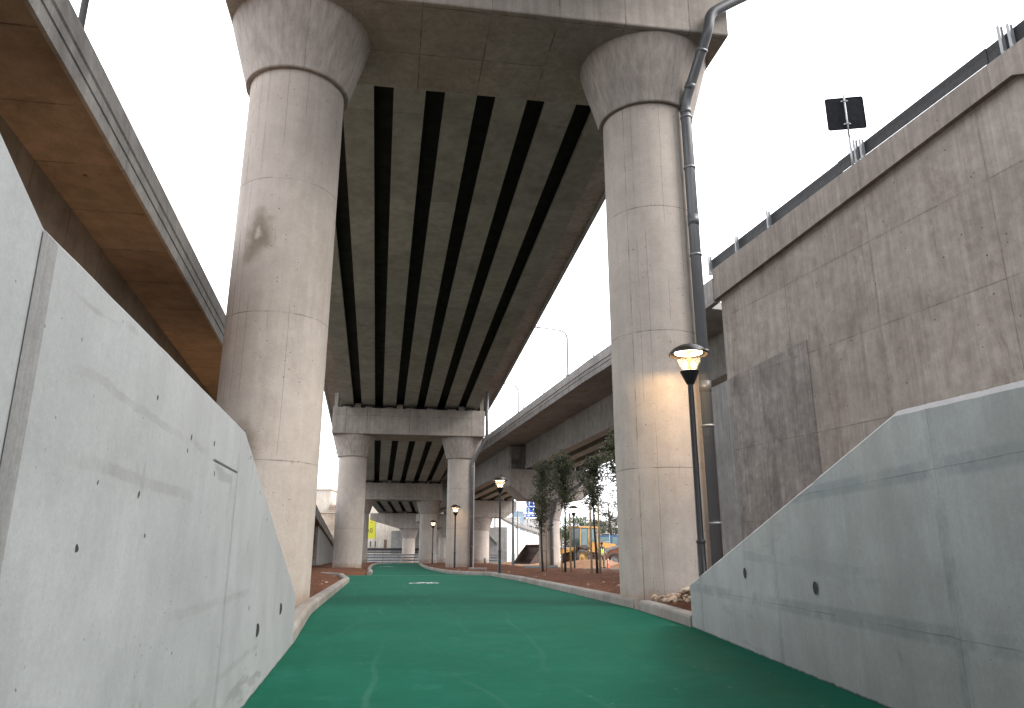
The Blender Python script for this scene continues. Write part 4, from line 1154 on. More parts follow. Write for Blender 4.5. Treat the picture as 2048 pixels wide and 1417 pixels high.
# ------------------------------------------------------------------ construction machines
Y_ = plain('yellow_machine_paint', (.50, .235, .03), .5, 0, .2, 2.5, c2=(.36, .19, .06))
TYRE = plain('dusty_tyre', (.03, .028, .028), .9, 0, .5, 5, bump=.5, c2=(.10, .08, .07))
RIM_ = plain('rim_paint', (.40, .24, .08), .6, 0, .3, 6)
RUST = plain('dark_worn_steel', (.06, .045, .042), .6, .3, .5, 3, c2=(.11, .07, .055))
GLZ = plain('cab_window', (.10, .17, .18), .08, 0, .25, 1.2)
REDW = plain('dusty_red_orange_paint', (.36, .12, .065), .6, 0, .35, 2.5, c2=(.38, .25, .19))
BLUE = plain('blue_truck_paint', (.035, .10, .22), .4, 0, .25, 3)
PALE = plain('pale_grey_paint', (.36, .37, .38), .5, 0, .2, 3)
def wheel(par, x, y, r, wd, rim=None):
    """axis along local Y; part wheel > rim"""
    Mw = Matrix.Rotation(PI / 2, 3, 'X')
    mb = MB(); mb.lathe([(r * .58, -wd / 2), (r * .86, -wd / 2), (r * .97, -wd * .36), (r, -wd * .2), (r, wd * .2), (r * .97, wd * .36), (r * .86, wd / 2), (r * .58, wd / 2)], (x, y, r), 28, M=Mw)
    for k in range(18):   # lugs
        a = 2 * PI * k / 18
        for s_ in (-1, 1):
            Ml = Matrix.Rotation(-a, 3, 'Y') @ Matrix.Rotation(s_ * .45, 3, 'X')
            c = V(math.cos(a) * r * 1.0, s_ * wd * .24, math.sin(a) * r * 1.0)
            mb.box(V(x, y, r) + c, (.07, wd * .46, .09), Matrix.Rotation(-a, 3, 'Y'))
    w_ = mb.build('wheel', TYRE, par)
    mb = MB(); mb.lathe([(0, -wd * .28), (r * .2, -wd * .3), (r * .25, -wd * .2), (r * .45, -wd * .22), (r * .56, -wd * .46), (r * .6, -wd * .46)], (x, y, r), 28, M=Mw)
    mb.lathe([(0, wd * .28), (r * .2, wd * .3), (r * .25, wd * .2), (r * .45, wd * .22), (r * .56, wd * .46), (r * .6, wd * .46)], (x, y, r), 28, M=Mw)
    mb.build('rim', rim or RIM_, w_)
def slab2(mb, pts, y0, y1):   # side profile in xz extruded along y
    mb.prism([(a, y0, b) for a, b in pts], (0, y1 - y0, 0))
# wheel loader facing -X
ld = empty('wheel_loader', (5.7, 66.5, Zg(66.5) - .03), R(30), 'yellow wheel loader with a large dark bucket showing left of the pier column', 'wheel loader')
mb = MB(); slab2(mb, [(-.3, .75), (-.3, 1.15), (.9, 1.25), (1.1, 1.0), (1.1, .6), (.2, .55)], -.55, .55); slab2(mb, [(1.2, .6), (1.2, 1.5), (3.6, 1.4), (3.7, .7), (2.5, .5)], -.6, .6)
mb.build('chassis', RUST, ld)
mb = MB(); slab2(mb, [(1.35, 1.5), (1.35, 2.05), (3.3, 1.85), (3.75, 1.6), (3.75, .95), (3.5, .95), (3.4, 1.35)], -.7, .7); mb.build('engine_hood', Y_, ld)
mb = MB(); slab2(mb, [(-.75, 1.5), (-.8, 1.62), (-.2, 1.74), (.4, 1.5), (.4, 1.38)], -1.25, -.7); mb.build('mudguard', TYRE, ld)
mb = MB(); slab2(mb, [(-.75, 1.5), (-.8, 1.62), (-.2, 1.74), (.4, 1.5), (.4, 1.38)], .7, 1.25); mb.build('mudguard', TYRE, ld)
# cab: frame posts, roof, lower body, glass
cab = MB(); slab2(cab, [(-.30, 1.15), (-.38, 1.55), (.5, 1.55), (.62, 2.0), (1.5, 2.0), (1.5, 1.15)], -.8, .8)
for (x0, x1) in ((-.38, -.33), (.42, .48), (1.42, 1.42)):
    for s_ in (-.76, .76): cab.bar((x0, s_, 1.5), (x1, s_, 3.16), .09)
cab.box((.52, 0, 3.2), (2.15, 1.7, .14), bev=.04); cabo = cab.build('cab', Y_, ld)
gl_ = MB(); gl_.box((-.36, 0, 2.35), (.02, 1.46, 1.55)); gl_.box((1.42, 0, 2.6), (.02, 1.46, 1.1)); gl_.build('window', GLZ, cabo)
for s_ in (-.775, .775):
    gl_ = MB(); slab2(gl_, [(-.3, 1.58), (-.3, 3.1), (.38, 3.1), (.38, 1.58)], s_ - .008, s_ + .008); gl_.build('window', GLZ, cabo)
    gl_ = MB(); slab2(gl_, [(.52, 2.03), (.52, 3.1), (1.36, 3.1), (1.36, 2.03)], s_ - .008, s_ + .008); gl_.build('window', GLZ, cabo)
for x in (-.35, 2.55):
    for s_ in (-.95, .95): wheel(ld, x, s_, .74, .5)
for s_ in (-.42, .42):
    mb = MB(); slab2(mb, [(.1, 1.75), (.15, 1.5), (-2.9, .85), (-4.4, .5), (-4.55, .7), (-3.0, 1.15)], s_ - .07, s_ + .07); mb.build('lift_arm', Y_, ld)
mb = MB(); mb.tube([(0.0, 0, 1.55), (-2.4, 0, 1.45)], .08, 10); mb.tube([(-2.3, 0, 1.45), (-3.6, 0, 1.1)], .05, 10); mb.build('tilt_cylinder', M['galv'], ld)
bk = MB(); prof = [(-2.65, 1.62), (-2.5, 1.45), (-2.48, .9), (-2.7, .45), (-3.1, .22), (-4.0, .12), (-4.0, .17), (-3.1, .29), (-2.8, .5), (-2.58, .92), (-2.6, 1.42), (-2.78, 1.66)]
prof = [(x - 1.75, z + .1) for x, z in prof]
slab2(bk, prof, -1.35, 1.35)
for s_ in (-1.35, 1.31): slab2(bk, [(x - 1.75, z + .1) for x, z in [(-2.72, 1.62), (-2.5, 1.4), (-2.5, .7), (-3.1, .25), (-3.98, .14), (-3.35, .95)]], s_, s_ + .04)
bk.build('bucket', RUST, ld)
mb = MB(); 
for s_ in (-.92, .92):
    mb.tube([(.52, s_, 1.3), (.5, s_, 2.3)], .02, 6); mb.tube([(.5, s_, 2.3), (1.3, s_, 2.3)], .02, 6); mb.tube([(1.3, s_, 2.3), (1.3, s_, 1.3)], .02, 6)
mb.build('handrail', M['galv'], ld)
mb = MB(); mb.box((.7, -1.0, 1.0), (.5, .4, .06)); mb.box((.7, -1.05, .7), (.45, .35, .05)); mb.build('step', RUST, ld)

# backhoe loader partly hidden by the right near column
bh = empty('backhoe_loader', (9.6, 63, Zg(63) - .03), -.25, 'dusty red backhoe loader with a pale boom at the edge of the right near column', 'backhoe loader')
mb = MB(); slab2(mb, [(-1.6, .7), (-1.7, 1.35), (-.3, 1.5), (.2, 1.2), (1.9, 1.3), (1.9, .6), (.2, .5)], -.55, .55); mb.build('body', REDW, bh)
cab = MB(); slab2(cab, [(-.25, 1.2), (-.25, 1.5), (1.2, 1.5), (1.2, 1.2)], -.75, .75)
for x in (-.2, 1.15):
    for s_ in (-.7, .7): cab.bar((x, s_, 1.4), (x, s_, 2.75), .08)
co_ = cab.build('cab', M['black'], bh)
mb = MB(); mb.box((.45, 0, 2.8), (1.75, 1.6, .14), bev=.04); mb.build('roof', PALE, co_)
mb = MB(); mb.box((.48, 0, 2.12), (1.28, 1.38, 1.2)); mb.build('window', plain('turquoise_cab_window', (.22, .42, .40), .08, 0, .3, 1.5), co_)
wheel(bh, 1.0, -.85, .7, .45, PALE); wheel(bh, 1.0, .85, .7, .45, PALE); wheel(bh, -1.2, -.8, .52, .36, PALE); wheel(bh, -1.2, .8, .52, .36, PALE)
for s_ in (-.4, .4):
    mb = MB(); slab2(mb, [(.3, 2.05), (.35, 1.75), (-1.4, 1.0), (-2.3, .35), (-2.5, .5), (-1.5, 1.35)], s_ - .08, s_ + .08); mb.build('loader_arm', REDW, bh)
mb = MB(); mb.bar((.2, -.62, 1.95), (-2.1, -.62, 1.25), .16, .2); mb.build('boom', PALE, bh)
mb = MB(); slab2(mb, [(-2.35, 1.0), (-2.4, .3), (-2.6, .1), (-3.1, .04), (-3.1, .08), (-2.65, .18), (-2.5, .4), (-2.45, .98)], -1.0, 1.0); mb.build('bucket', RUST, bh)

# blue truck further back, with a pale steel frame in front
bt = empty('blue_truck', (9.3, 76, Zg(76) - .03), .05, 'dark blue truck behind the worker and the soil heap', 'truck')
mb = MB(); slab2(mb, [(-1.25, .9), (-1.3, 1.7), (-1.1, 2.75), (1.0, 2.8), (1.0, .9)], -1.15, 1.15); cb_ = mb.build('cab', BLUE, bt)
mb = MB(); slab2(mb, [(-.95, 1.85), (-.85, 2.6), (.1, 2.6), (.1, 1.85)], -1.17, -1.155); slab2(mb, [(.3, 1.9), (.3, 2.6), (.85, 2.6), (.85, 1.9)], -1.17, -1.155); mb.build('window', GLZ, cb_)
mb = MB(); mb.box((-.4, -1.2, 1.45), (.5, .05, .4)); mb.build('headlight', plain('amber_lamp', (.6, .25, .06), .4), bt)
mb = MB(); slab2(mb, [(1.1, 1.1), (1.1, 2.2), (5.2, 2.2), (5.2, 1.1)], -1.2, 1.2); mb.build('cargo_bed', PALE, bt)
mb = MB(); mb.box((1.9, 0, .85), (6.3, .9, .24)); mb.build('chassis', RUST, bt)
for x in (-.3, 3.8):
    for s_ in (-.95, .95): wheel(bt, x, s_, .48, .32, PALE)
fr_ = empty('steel_frame', (8.15, 72, Zg(72) - .03), label='pale steel frame standing in front of the dark blue truck', cat='frame')
mb = MB()
for x in (0, .9): mb.tube([(x, 0, 0), (x, 0, 2.9)], .035, 8)
for z in (1.3, 2.1, 2.85): mb.tube([(0, 0, z), (.9, 0, z)], .03, 8)
mb.build('upright_frame', M['galv'], fr_)
mb = MB(); mb.box((.45, 0, .03), (1.3, .5, .06)); mb.build('foot', M['galv'], fr_)

# plastic delineator posts
OR = plain('orange_plastic', (.5, .065, .015), .45); 
def delineator(x, y, label):
    z0 = Zg(y) - .02; par = empty('delineator_post', (x, y, z0), label=label, cat='bollard', group='orange and white delineator posts')
    mb = MB(); mb.lathe([(.0, 0), (.14, 0), (.14, .03), (.06, .05), (.055, .3), (.05, .68), (.03, .70), (0, .70)], seg=16); mb.build('body', OR, par)
    for z in (.36, .54):
        mb = MB(); mb.lathe([(.056, z), (.056, z + .09)], seg=16); mb.build('reflective_band', M['white_paint'], par)
delineator(6.75, 55, 'orange and white delineator post next to the worker'); delineator(7.98, 55, 'orange and white delineator post against the right near column edge')
# soil heaps
def heap(name, c, rx, ry, h, seed, label):
    mb = MB(); n = 30; g = []
    for j in range(15):
        rr = j / 14; row = []
        for k in range(n):
            a = 2 * PI * k / n; x = c[0] + rx * rr * math.cos(a); y = c[1] + ry * rr * math.sin(a)
            z = Zg(c[1]) - .08 + h * (1 - rr ** 1.5) * (1 + .35 * mnoise.noise(V(x * 1.1, y * 1.1, seed))) + .05 * mnoise.noise(V(x * 5, y * 5, seed))
            row.append((x, y, z))
        g += row
    fs = [(j * n + k, (j + 1) * n + k, (j + 1) * n + (k + 1) % n, j * n + (k + 1) % n) for j in range(14) for k in range(n)]
    mb.mesh_faces(g, fs, smooth=True); o = mb.build(name, M['heap'], None, (c[0], c[1], Zg(c[1]) - .08)); tag(o, label, 'soil heap'); return o
heap('soil_heap', (6.2, 60.5), 3.4, 1.8, .72, 1.0, 'long low orange soil heap in front of the yellow wheel loader')
heap('soil_heap', (9.2, 58.5), 2.2, 1.5, .62, 4.0, 'rounded orange soil heap in front of the backhoe loader')
heap('soil_heap', (1.2, 78), 3.2, 2.5, .45, 8.0, 'pale soil heap behind the bucket left of the pier')
# grey plastic pipe lying on the soil
lp = empty('loose_pipe', (1.0, 44.5, Zg(44.5) + .16), label='grey plastic pipe lying on the soil behind the leftmost young tree', cat='pipe')
mb = MB(); mb.tube([(-.3, 0, 0), (1.6, .25, .03)], .125, 18, caps=False); mb.tube([(-.3, 0, 0), (-.05, .03, .004)], .14, 18, caps=False); mb.build('pipe_wall', M['pvc'], lp, fix=False)
mb = MB(); mb.tube([(-.24, 0.008, 0), (1.59, .249, .03)], .118, 18); mb.build('pipe_bore', M['black'], lp)
cv = empty('manhole_cover', (-1.75, 40.0, Zg(40) + .19), label='small pale flat stone slab on the soil near the second pier', cat='slab')
mb = MB(); mb.box((0, 0, 0), (.9, .5, .1), bev=.02); mb.build('slab_body', M['kerb'], cv)
st_ = MB(); st_.tube([(0, 0, 0), (0, 0, .62)], .13, 14); tag(st_.build('pipe_stub', M['pvc'], None, (0, 0, 0), loc=(-2.55, 74, Zg(74))), 'dark pipe stub standing at the foot of the far hammerhead pier', 'pipe')

# ------------------------------------------------------------------ worker
def skin_body(joints, edges, name, mat, parent, sub=2):
    me = bpy.data.meshes.new(name + '_cage'); me.from_pydata([j[0] for j in joints], edges, [])
    ob = bpy.data.objects.new(name + '_cage', me); col.objects.link(ob)
    ob.modifiers.new('skin', 'SKIN'); sb = ob.modifiers.new('sub', 'SUBSURF'); sb.levels = sb.render_levels = sub
    for i, j in enumerate(joints):
        sv = me.skin_vertices[0].data[i]; sv.radius = (j[1], j[2] if len(j) > 2 else j[1]); sv.use_root = (i == 0)
    dg = bpy.context.evaluated_depsgraph_get(); ev = ob.evaluated_get(dg)
    m2 = bpy.data.meshes.new_from_object(ev); bpy.data.objects.remove(ob)
    for p in m2.polygons: p.use_smooth = True
    m2.materials.clear(); m2.materials.append(mat)
    o = bpy.data.objects.new(name, m2); col.objects.link(o); o.parent = parent; return o
wk = empty('person', (6.52, 56.5, Zg(56.5) - .03), .35, 'worker in a yellow vest and khaki trousers standing by the third tree stakes', 'person')
J = [((0, 0, .98), .15, .11), ((0, .01, 1.2), .145, .10), ((0, .02, 1.4), .17, .10), ((0, .0, 1.5), .06), ((0, -.03, 1.6), .075, .085), ((0, -.03, 1.71), .07, .085),
     ((-.19, .01, 1.42), .065), ((-.27, .03, 1.17), .045), ((-.25, -.1, .95), .035), ((-.25, -.15, .87), .035, .02),
     ((.19, .01, 1.42), .065), ((.28, .03, 1.17), .045), ((.24, -.16, 1.02), .035), ((.2, -.24, 1.0), .03, .02),
     ((-.1, 0, .9), .1), ((-.12, -.02, .5), .068), ((-.13, .02, .1), .05), ((-.14, -.1, .04), .045, .035),
     ((.1, 0, .9), .1), ((.13, -.04, .5), .068), ((.15, .02, .1), .05), ((.16, -.1, .04), .045, .035)]
Ed = [(0, 1), (1, 2), (2, 3), (3, 4), (4, 5), (2, 6), (6, 7), (7, 8), (8, 9), (2, 10), (10, 11), (11, 12), (12, 13), (0, 14), (14, 15), (15, 16), (16, 17), (0, 18), (18, 19), (19, 20), (20, 21)]
skin = plain('skin', (.36, .2, .14), .55); 
skin_body(J, Ed, 'body', skin, wk)
def shell(name, idx, edges, grow, mat):
    jj = [(J[i][0],) + tuple(r_ + grow for r_ in J[i][1:]) for i in idx]; mp_ = {k: n for n, k in enumerate(idx)}
    skin_body(jj, [(mp_[a], mp_[b]) for a, b in edges], name, mat, wk)
shell('trousers', [0, 14, 15, 16, 18, 19, 20], [(0, 14), (14, 15), (15, 16), (0, 18), (18, 19), (19, 20)], .016, plain('khaki_cloth', (.21, .16, .11), .9))
shell('shirt', [2, 6, 7, 10, 11], [(2, 6), (6, 7), (2, 10), (10, 11)], .012, plain('dark_shirt', (.03, .05, .055), .9))
shell('vest', [1, 0, 2], [(1, 0), (1, 2)], .022, plain('hi_vis_yellow', (.48, .66, .04), .7))
mb = MB()
for x in (-.09, .09): mb.box((x, -.128, 1.22), (.045, .008, .42)); mb.box((x, .145, 1.22), (.045, .008, .42))
mb.build('reflective_strip', M['white_paint'], wk)
mb = MB(); mb.lathe([(.088, 1.655), (.098, 1.70), (.09, 1.77), (.05, 1.81), (0, 1.82)], (0, -.02, 0), 18); mb.build('hair', plain('dark_hair', (.02, .015, .012), .8), wk)
mb = MB()
mb.mesh_faces([V(0, -.145, 1.62), V(-.014, -.115, 1.615), V(.014, -.115, 1.615), V(0, -.115, 1.67)], [(0, 1, 3), (0, 3, 2), (0, 2, 1)]); mb.build('nose', skin, wk)
for x in (-.03, .03):
    mb = MB(); mb.box((x, -.113, 1.672), (.022, .008, .012)); mb.build('eye', M['black'], wk)
mb = MB(); mb.box((0, -.112, 1.585), (.045, .008, .01)); mb.build('mouth', plain('lips', (.3, .12, .1), .6), wk)
for s_ in (-1, 1):
    mb = MB(); mb.box((s_ * .25 if s_ < 0 else .19, -.2 if s_ < 0 else -.29, .80 if s_ < 0 else .985), (.01, .01, .01))
    # five short curled fingers per hand
    base = V(-.25, -.16, .86) if s_ < 0 else V(.195, -.25, .995)
    fg = MB()
    for k in range(4):
        a = base + V((k - 1.5) * .017, -.01, 0); dz = V(0, -.03, -.05) if s_ < 0 else V(0, -.055, -.01)
        fg.tube([a, a + dz * (.9 + .1 * (k % 2)), a + dz * 1.4 + V(0, .015, -.02)], [.009, .008, .006], 6)
    fg.tube([base + V(s_ * .03, .0, .01), base + V(s_ * .045, -.03, -.015)], [.01, .007], 6)
    fg.build('hand', skin, wk)
    bt_ = MB(); bt_.box((s_ * .14, -.05, .05), (.1, .28, .1), bev=.03); bt_.build('boot', M['black'], wk)

# ------------------------------------------------------------------ guard rails of the road crossing behind the path
def straight_rail(name, pts, h, label, mat, post_mat, rows, posts, tall):
    a, b = V(*pts[0]), V(*pts[1]); d = (b - a).normalized(); s_ = V(d.y, -d.x, 0)
    par = empty(name, a, label=label, cat='guard rail')
    for z in rows:
        mb = MB(); mb.sweep([(p_, q_ * .6) for p_, q_ in W_PROF], [(a + V(0, 0, z), s_), (b + V(0, 0, z), s_)]); mb.build('rail_beam', mat, par, a)
    n = int((b - a).length / posts)
    for i in range(n + 1):
        q = a + d * (i * posts) - s_ * .06
        mb = MB(); mb.box(q + V(0, 0, tall / 2), (.09, .09, tall)); mb.build('post', post_mat, par, a)
zf = Zg(96)
straight_rail('guard_rail', [(-24, 97.5, zf), (-1.5, 95.5, zf)], 1, 'pale steel guard rail with three beams across the far end of the path', M['galv'], M['galv'], (.3, .64, .95), 2.0, 1.1)
straight_rail('guard_rail', [(-27, 109, zf + .55), (-10.5, 106.8, zf + .5)], 1, 'dark guard rail with pale posts behind the three beam rail', plain('dark_rail', (.05, .052, .058), .6, .3), M['galv'], (.75, 1.02, 1.2), 1.15, 1.3)
wl2 = MB(); wl2.box((-19, 109.4, zf + .2), (17, .4, 1.2)); tag(wl2.build('low_wall', M['farwall'], None, (-19, 109.4, zf - .4)), 'low pale wall under the dark far guard rail', 'wall')

# ------------------------------------------------------------------ far white curving wall, sign, buildings
FW = [(-2.2, 104, 5.6), (-.9, 110, 4.9), (.9, 116, 4.2), (4.5, 124, 3.4), (10, 131, 2.7), (19, 137, 2.1), (34, 142, 1.6)]
fw = empty('white_wall', (.9, 116, -.5), label='white curving ramp wall in the distance behind the grey mast', cat='wall')
fr_w = []
for i, (x, y, z) in enumerate(FW):
    a = FW[max(0, i - 1)]; b = FW[min(len(FW) - 1, i + 1)]; d = V(b[0] - a[0], b[1] - a[1], 0).normalized()
    fr_w.append((V(x, y, 0), V(d.y, -d.x, 0), [(0, -.8), (0, z), (-.3, z), (-.3, -.8)]))
mb = MB(); mb.sweep(fr_w[0][2], fr_w); mb.build('wall_body', M['farwall'], fw, fw.location)
mb = MB(); mb.sweep([(.05, .0), (.09, .12), (.05, .55), (-.35, .55), (-.35, .004), (0, .004)], [(f[0] + V(0, 0, FW[i][2] + .35), f[1]) for i, f in enumerate(fr_w)]); mb.build('coping', M['abut'], fw, fw.location)
mb = MB(); mb.sweep([(.02, .0), (.02, .16), (-.02, .16), (-.02, 0)], [(f[0] + V(0, 0, FW[i][2] + 1.15), f[1]) for i, f in enumerate(fr_w)]); mb.build('rail_beam', M['galv'], fw, fw.location)
bs = empty('direction_sign', (4.2, 150, -1.25), .02, 'blue direction sign with white arrows above the far white wall', 'direction sign')
BLU = plain('blue_sign_face', (.01, .09, .42), .45); WH = plain('white_sign_marking', (.8, .8, .8), .5)
for (z, h, w_) in ((11.35, 1.05, 2.7), (10.1, 1.1, 2.9), (9.0, .62, 2.9)):
    mb = MB(); mb.box((0, 0, z), (w_, .06, h), bev=.015); pn = mb.build('panel', BLU, bs)
    mb = MB()
    for k in range(3):
        x = -w_ / 2 + .5 + k * .9
        if h > .8:
            mb.prism([(x - .08, -.036, z - .36), (x + .08, -.036, z - .36), (x + .08, -.036, z + .05), (x + .24, -.036, z + .05), (x, -.036, z + .36), (x - .24, -.036, z + .05), (x - .08, -.036, z + .05)], (0, -.01, 0))
        else: mb.box((x, -.04, z), (.55, .012, .14))
    mb.build('arrow', WH, pn)
mb = MB()
for x in (-1.1, 1.1): mb.tube([(x, .12, 2), (x, .12, 11.9)], .09, 8)
mb.build('post', M['galv'], bs)
mb = MB(); mb.box((0, .4, .9), (5, 1.6, 2.4)); mb.build('foundation', M['farwall'], bs)

LIME = concrete('limestone_blocks', (.62, .50, .40), (.54, .43, .34), su=.9, sv=.38, seam=.3, seamw=.03, streak=.25, holes=.4, hole_scale=2.2, mottle=.25, panel=.1, stains=.5, stain_c=(.4, .30, .23))
LIME2 = concrete('cream_render', (.70, .63, .55), (.64, .57, .49), streak=.25, holes=0, mottle=.12, stains=.3, stain_c=(.5, .42, .35))
RUB = concrete('rubble_wall', (.50, .40, .33), (.40, .31, .255), su=.6, sv=.32, seam=.55, seamw=.06, streak=.2, holes=.6, hole_scale=2, mottle=.35, panel=.18, stains=.6, stain_c=(.3, .22, .17))
WIN = plain('dark_window_opening', (.05, .055, .06), .3); SHUT = plain('brown_door', (.13, .075, .05), .7)
def building(name, x0, x1, y, zt, depth, mat, wins, label, z0=-.6, doors=(), para=True):
    cx = (x0 + x1) / 2; par = empty(name, (cx, y, z0), label=label, cat='building')
    mb = MB(); mb.box((cx, y + depth / 2, (z0 + zt) / 2), (x1 - x0, depth, zt - z0)); mb.build('wall', mat, par, par.location)
    if para: mb = MB(); mb.box((cx, y + depth / 2, zt + .12), (x1 - x0 + .3, depth + .3, .24)); mb.build('roof', mat, par, par.location)
    for (wx, wz, ww, wh) in wins:
        mb = MB(); mb.box((wx, y - .005, wz), (ww, .05, wh)); f = mb.build('window', WIN, par, par.location)
        mb = MB(); mb.box((wx, y - .05, wz - wh / 2 - .06), (ww + .2, .14, .1)); mb.build('sill', mat, f, par.location)
    for (wx, wz, ww, wh) in doors:
        mb = MB(); mb.box((wx, y - .01, wz), (ww, .06, wh)); mb.build('door', SHUT, par, par.location)
    return par
building('stone_house', -38.5, -33.2, 140, 11.9, 8, LIME2, [], 'cream upper building with a roof tank left behind the second pier')
building('stone_house', -33.15, -27, 139, 9.2, 7, RUB, [(-31, 7.6, .5, .6)], 'rubble stone house beside the cream building', para=False)
rb = building('garden_wall', -41, -26.5, 137, 7.6, 1, LIME, [], 'long limestone block wall below the rubble stone house', para=True)
rb['category'] = 'wall'
g2 = building('garden_wall', -40, -25, 128, 2.6, .8, RUB, [], 'low rough rubble wall behind the ramp wall', para=False); g2['category'] = 'wall'
tk = empty('water_tank', (-33.6, 138.6, 11.9), label='grey plastic water tank on the roof of the cream building', cat='water tank')
mb = MB(); mb.lathe([(.0, .0), (.62, .0), (.66, .2), (.7, 1.25), (.55, 1.38), (0, 1.45)], (2.0, 2.2, -2.55), 24); mb.build('tank_body', plain('grey_tank', (.34, .37, .40), .5), tk)
mb = MB(); mb.lathe([(.0, 0), (.35, 0), (.35, .08), (0, .1)], (2.0, 2.2, -1.14), 16); mb.build('lid', plain('tank_lid', (.25, .27, .3), .5), tk)
building('cream_building', -29, -16.2, 133, 10, 9, LIME2, [(-24.2, 2.25, .25, .9), (-23.4, 2.25, .25, .9), (-20.2, 2.25, .35, 1.0), (-19.5, 2.3, .5, 1.2), (-23.7, 7.0, .45, .8), (-21.3, 7.1, .7, .5)],
         'cream building with small windows and a narrow door behind the third pier', doors=[(-21.7, 2.1, .5, 1.7)])
pp_ = empty('drain_pipe', (-25.2, 132.9, 0), label='thin dark pipe running down the cream building', cat='drain pipe')
mb = MB(); mb.tube([(0, 0, 0), (0, 0, 7.5)], .06, 8); mb.build('pipe', M['galv_dark'], pp_)
mb = MB(); mb.box((0, .03, 3), (.2, .06, .06)); mb.box((0, .03, 5.5), (.2, .06, .06)); mb.build('bracket', M['galv'], pp_)
# yellow banner with digits
bn = empty('yellow_banner', (-22.4, 122, 0), -.05, 'yellow banner with a black number hanging in front of the cream building', 'banner')
mb = MB(); mb.box((0, 0, 4.55), (1.75, .03, 3.2)); pn = mb.build('banner_cloth', plain('yellow_cloth', (.5, .48, .02), .6), bn)
mb = MB(); mb.tube([(-.88, .06, -.5), (-.88, .06, 6.3)], .05, 8); mb.tube([(.88, .06, -.5), (.88, .06, 6.3)], .05, 8); mb.build('post', M['galv'], bn)
def text(s, size, loc, mat, parent):
    cu = bpy.data.curves.new('lettering', 'FONT'); cu.body = s; cu.size = size; cu.extrude = .004; cu.align_x = 'CENTER'; cu.align_y = 'CENTER'
    tmp = bpy.data.objects.new('lettering', cu); col.objects.link(tmp)
    dg = bpy.context.evaluated_depsgraph_get(); me = bpy.data.meshes.new_from_object(tmp.evaluated_get(dg)); bpy.data.objects.remove(tmp)
    me.materials.clear(); me.materials.append(mat); o = bpy.data.objects.new('lettering', me); col.objects.link(o)
    o.parent = parent; o.location = loc; o.rotation_euler = (PI / 2, 0, 0); return o
text('0', 1.0, (.18, -.022, 4.15), M['black'], pn)
text('0', 1.0, (-.42, -.022, 4.15), M['black'], pn)
mb = MB(); mb.prism([(.0, -.022, 5.55), (.3, -.022, 5.5), (.28, -.022, 5.35), (.02, -.022, 5.4)], (0, -.01, 0)); mb.build('red_mark', plain('red_print', (.6, .08, .05), .5), pn)
# far town on the right
building('glass_building', .4, 3.0, 210, 11.5, 10, plain('blue_glass_front', (.22, .30, .38), .2, 0, .3, .5), [], 'distant blue glass office building behind the white wall')
building('concrete_tower', 3.15, 4.1, 214, 11.2, 8, M['farwall'], [(3.62, z, .5, .5) for z in (5, 7.5, 10)], 'distant narrow pale tower right of the glass building')
building('white_block', 4.3, 10.8, 216, 9.8, 9, M['farwall'], [(5.2 + i * 1.6, z, .8, 1.0) for i in range(4) for z in (4.5, 7.5)], 'distant white apartment block right of the narrow tower')
building('white_block', -3.0, 1.9, 190, 9.0, 9, M['farwall'], [(-1.5 + i * 1.3, z, .8, 1.0) for i in range(3) for z in (3.5, 6.3)], 'distant white block left of the glass building')
building('white_block', 19, 27, 175, 7.5, 9, M['farwall'], [(20.5 + i * 1.6, z, .8, 1.0) for i in range(4) for z in (2.5, 5.3)], 'distant white block behind the dark pine')
for i, (x, y, h, lab) in enumerate(((3.2, 150, 9.5, 'distant thin lamp pole left above the white wall'), (4.6, 140, 8.0, 'distant thin lamp pole middle above the white wall'),
                               (7.0, 150, 9, 'distant thin lamp pole by the blue sign'))):
    p_ = empty('lamp_pole', (x, y, -.5), label=lab, cat='lamp pole'); mb = MB(); mb.tube([(0, 0, 0), (0, 0, h)], .08, 8); mb.build('pole', M['galv'], p_)
    mb = MB(); mb.box((-.3, 0, h), (.8, .15, .1)); mb.build('lantern', M['galv'], p_)

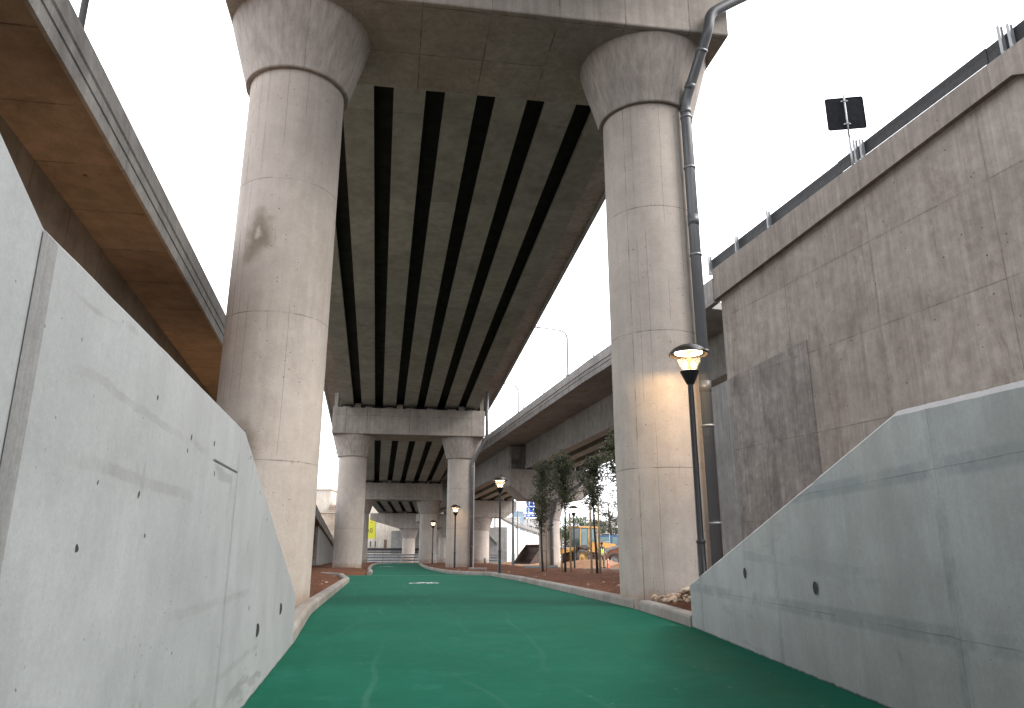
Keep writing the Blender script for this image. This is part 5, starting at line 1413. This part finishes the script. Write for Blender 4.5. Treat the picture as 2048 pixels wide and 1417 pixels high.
# ------------------------------------------------------------------ pines and far trees
def clump_tree(name, x, y, H, crown, seed, label, mat, trunk_r=.22, n=46, size=(.5, 1.0), leafn=70, layered=False, group=None, z0=None):
    """crown: list of (dx, dz, rx, rz) ellipsoids filled with leaf clumps"""
    r_ = random.Random(seed); z0 = Zg(min(y, 129)) - .05 if z0 is None else z0
    par = empty(name, (x, y, z0), label=label, cat='tree', group=group)
    tb = MB(); lf = MB()
    top = V(r_.uniform(-.3, .3), 0, H * .8)
    tp = [V(0, 0, 0), V(.1, 0, H * .3), V(-.05, .1, H * .55), top]
    tb.tube(tp, [trunk_r, trunk_r * .8, trunk_r * .5, .04], 8)
    for (dx, dz, rx, rz) in crown:
        for c in range(max(4, int(n * rx * rz / 3))):
            a = r_.uniform(0, 2 * PI); q = r_.random() ** .45
            p = V(dx + rx * q * math.cos(a), r_.uniform(-.7, .7) * rx, dz + rz * q * math.sin(a))
            if c % 3 == 0:
                s0 = tp[2] if p.z > H * .55 else tp[1]
                tb.tube([s0, (s0 + p) / 2 + V(0, 0, -.15), p], [.05, .03, .012], 5, caps=False)
            cs = r_.uniform(*size)
            for k in range(leafn):
                d = V(r_.gauss(0, 1), r_.gauss(0, 1), r_.gauss(0, .45 if layered else .8))
                pp = p + d * cs * .36
                leaf(lf, pp, V(r_.uniform(-1, 1), r_.uniform(-1, 1), r_.uniform(-.3, .8)), r_.uniform(.10, .2), r_.uniform(.035, .07), r_)
    tb.build('trunk', M['bark2'], par); lf.build('crown', mat, par, fix=False); return par
clump_tree('pine_tree', 11.2, 88, 8.6, [(.6, 7.6, 1.0, .5), (-.3, 6.7, 1.5, .45), (1.4, 6.3, 1.2, .4), (-1.0, 5.6, 1.6, .45), (1.0, 5.0, 1.9, .5), (-1.6, 4.4, 1.4, .4), (.3, 3.9, 2.2, .45), (-1.2, 3.1, 1.6, .4), (2.0, 3.2, 1.3, .4), (2.2, 5.6, 1.0, .4)],
           21, 'dark spreading pine with open layered branches behind the blue truck', M['pine'], .25, n=44, size=(.55, .95), leafn=60, layered=True)
clump_tree('round_tree', 7.6, 98, 6.2, [(0, 4.0, 2.6, 1.6), (1.8, 3.4, 2.0, 1.5), (-1.6, 3.0, 1.8, 1.4)], 31, 'green leafy tree behind the yellow loader, left of the pine', M['hedge'], .2, n=40)
clump_tree('round_tree', 10.2, 104, 7.0, [(0, 4.4, 2.4, 1.5), (1.4, 3.6, 2.2, 1.6), (-1.2, 3.4, 1.8, 1.4)], 33, 'darker leafy tree between the leafy tree and the pine', M['pine'], .2, n=40)
clump_tree('round_tree', 17.2, 96, 6.0, [(0, 3.8, 2.4, 1.8)], 35, 'bushy tree right of the pine behind the backhoe', M['hedge'], .2, n=36)
clump_tree('round_tree', 5.3, 160, 8.0, [(0, 5.0, 2.0, 2.0), (1.8, 4.6, 1.6, 1.6)], 37, 'dark tree seen over the far white wall', M['pine'], .2, n=34, size=(.8, 1.3))
clump_tree('round_tree', 9.2, 165, 8.4, [(0, 5.2, 1.6, 2.2), (-1.2, 4.6, 1.4, 1.8)], 39, 'second dark tree over the far white wall beside the pier column', M['pine'], .2, n=34, size=(.8, 1.3))
clump_tree('round_tree', 2.6, 170, 6.6, [(0, 4.6, 1.6, 1.6)], 41, 'small dark tree left over the far white wall', M['pine'], .2, n=30, size=(.8, 1.2))
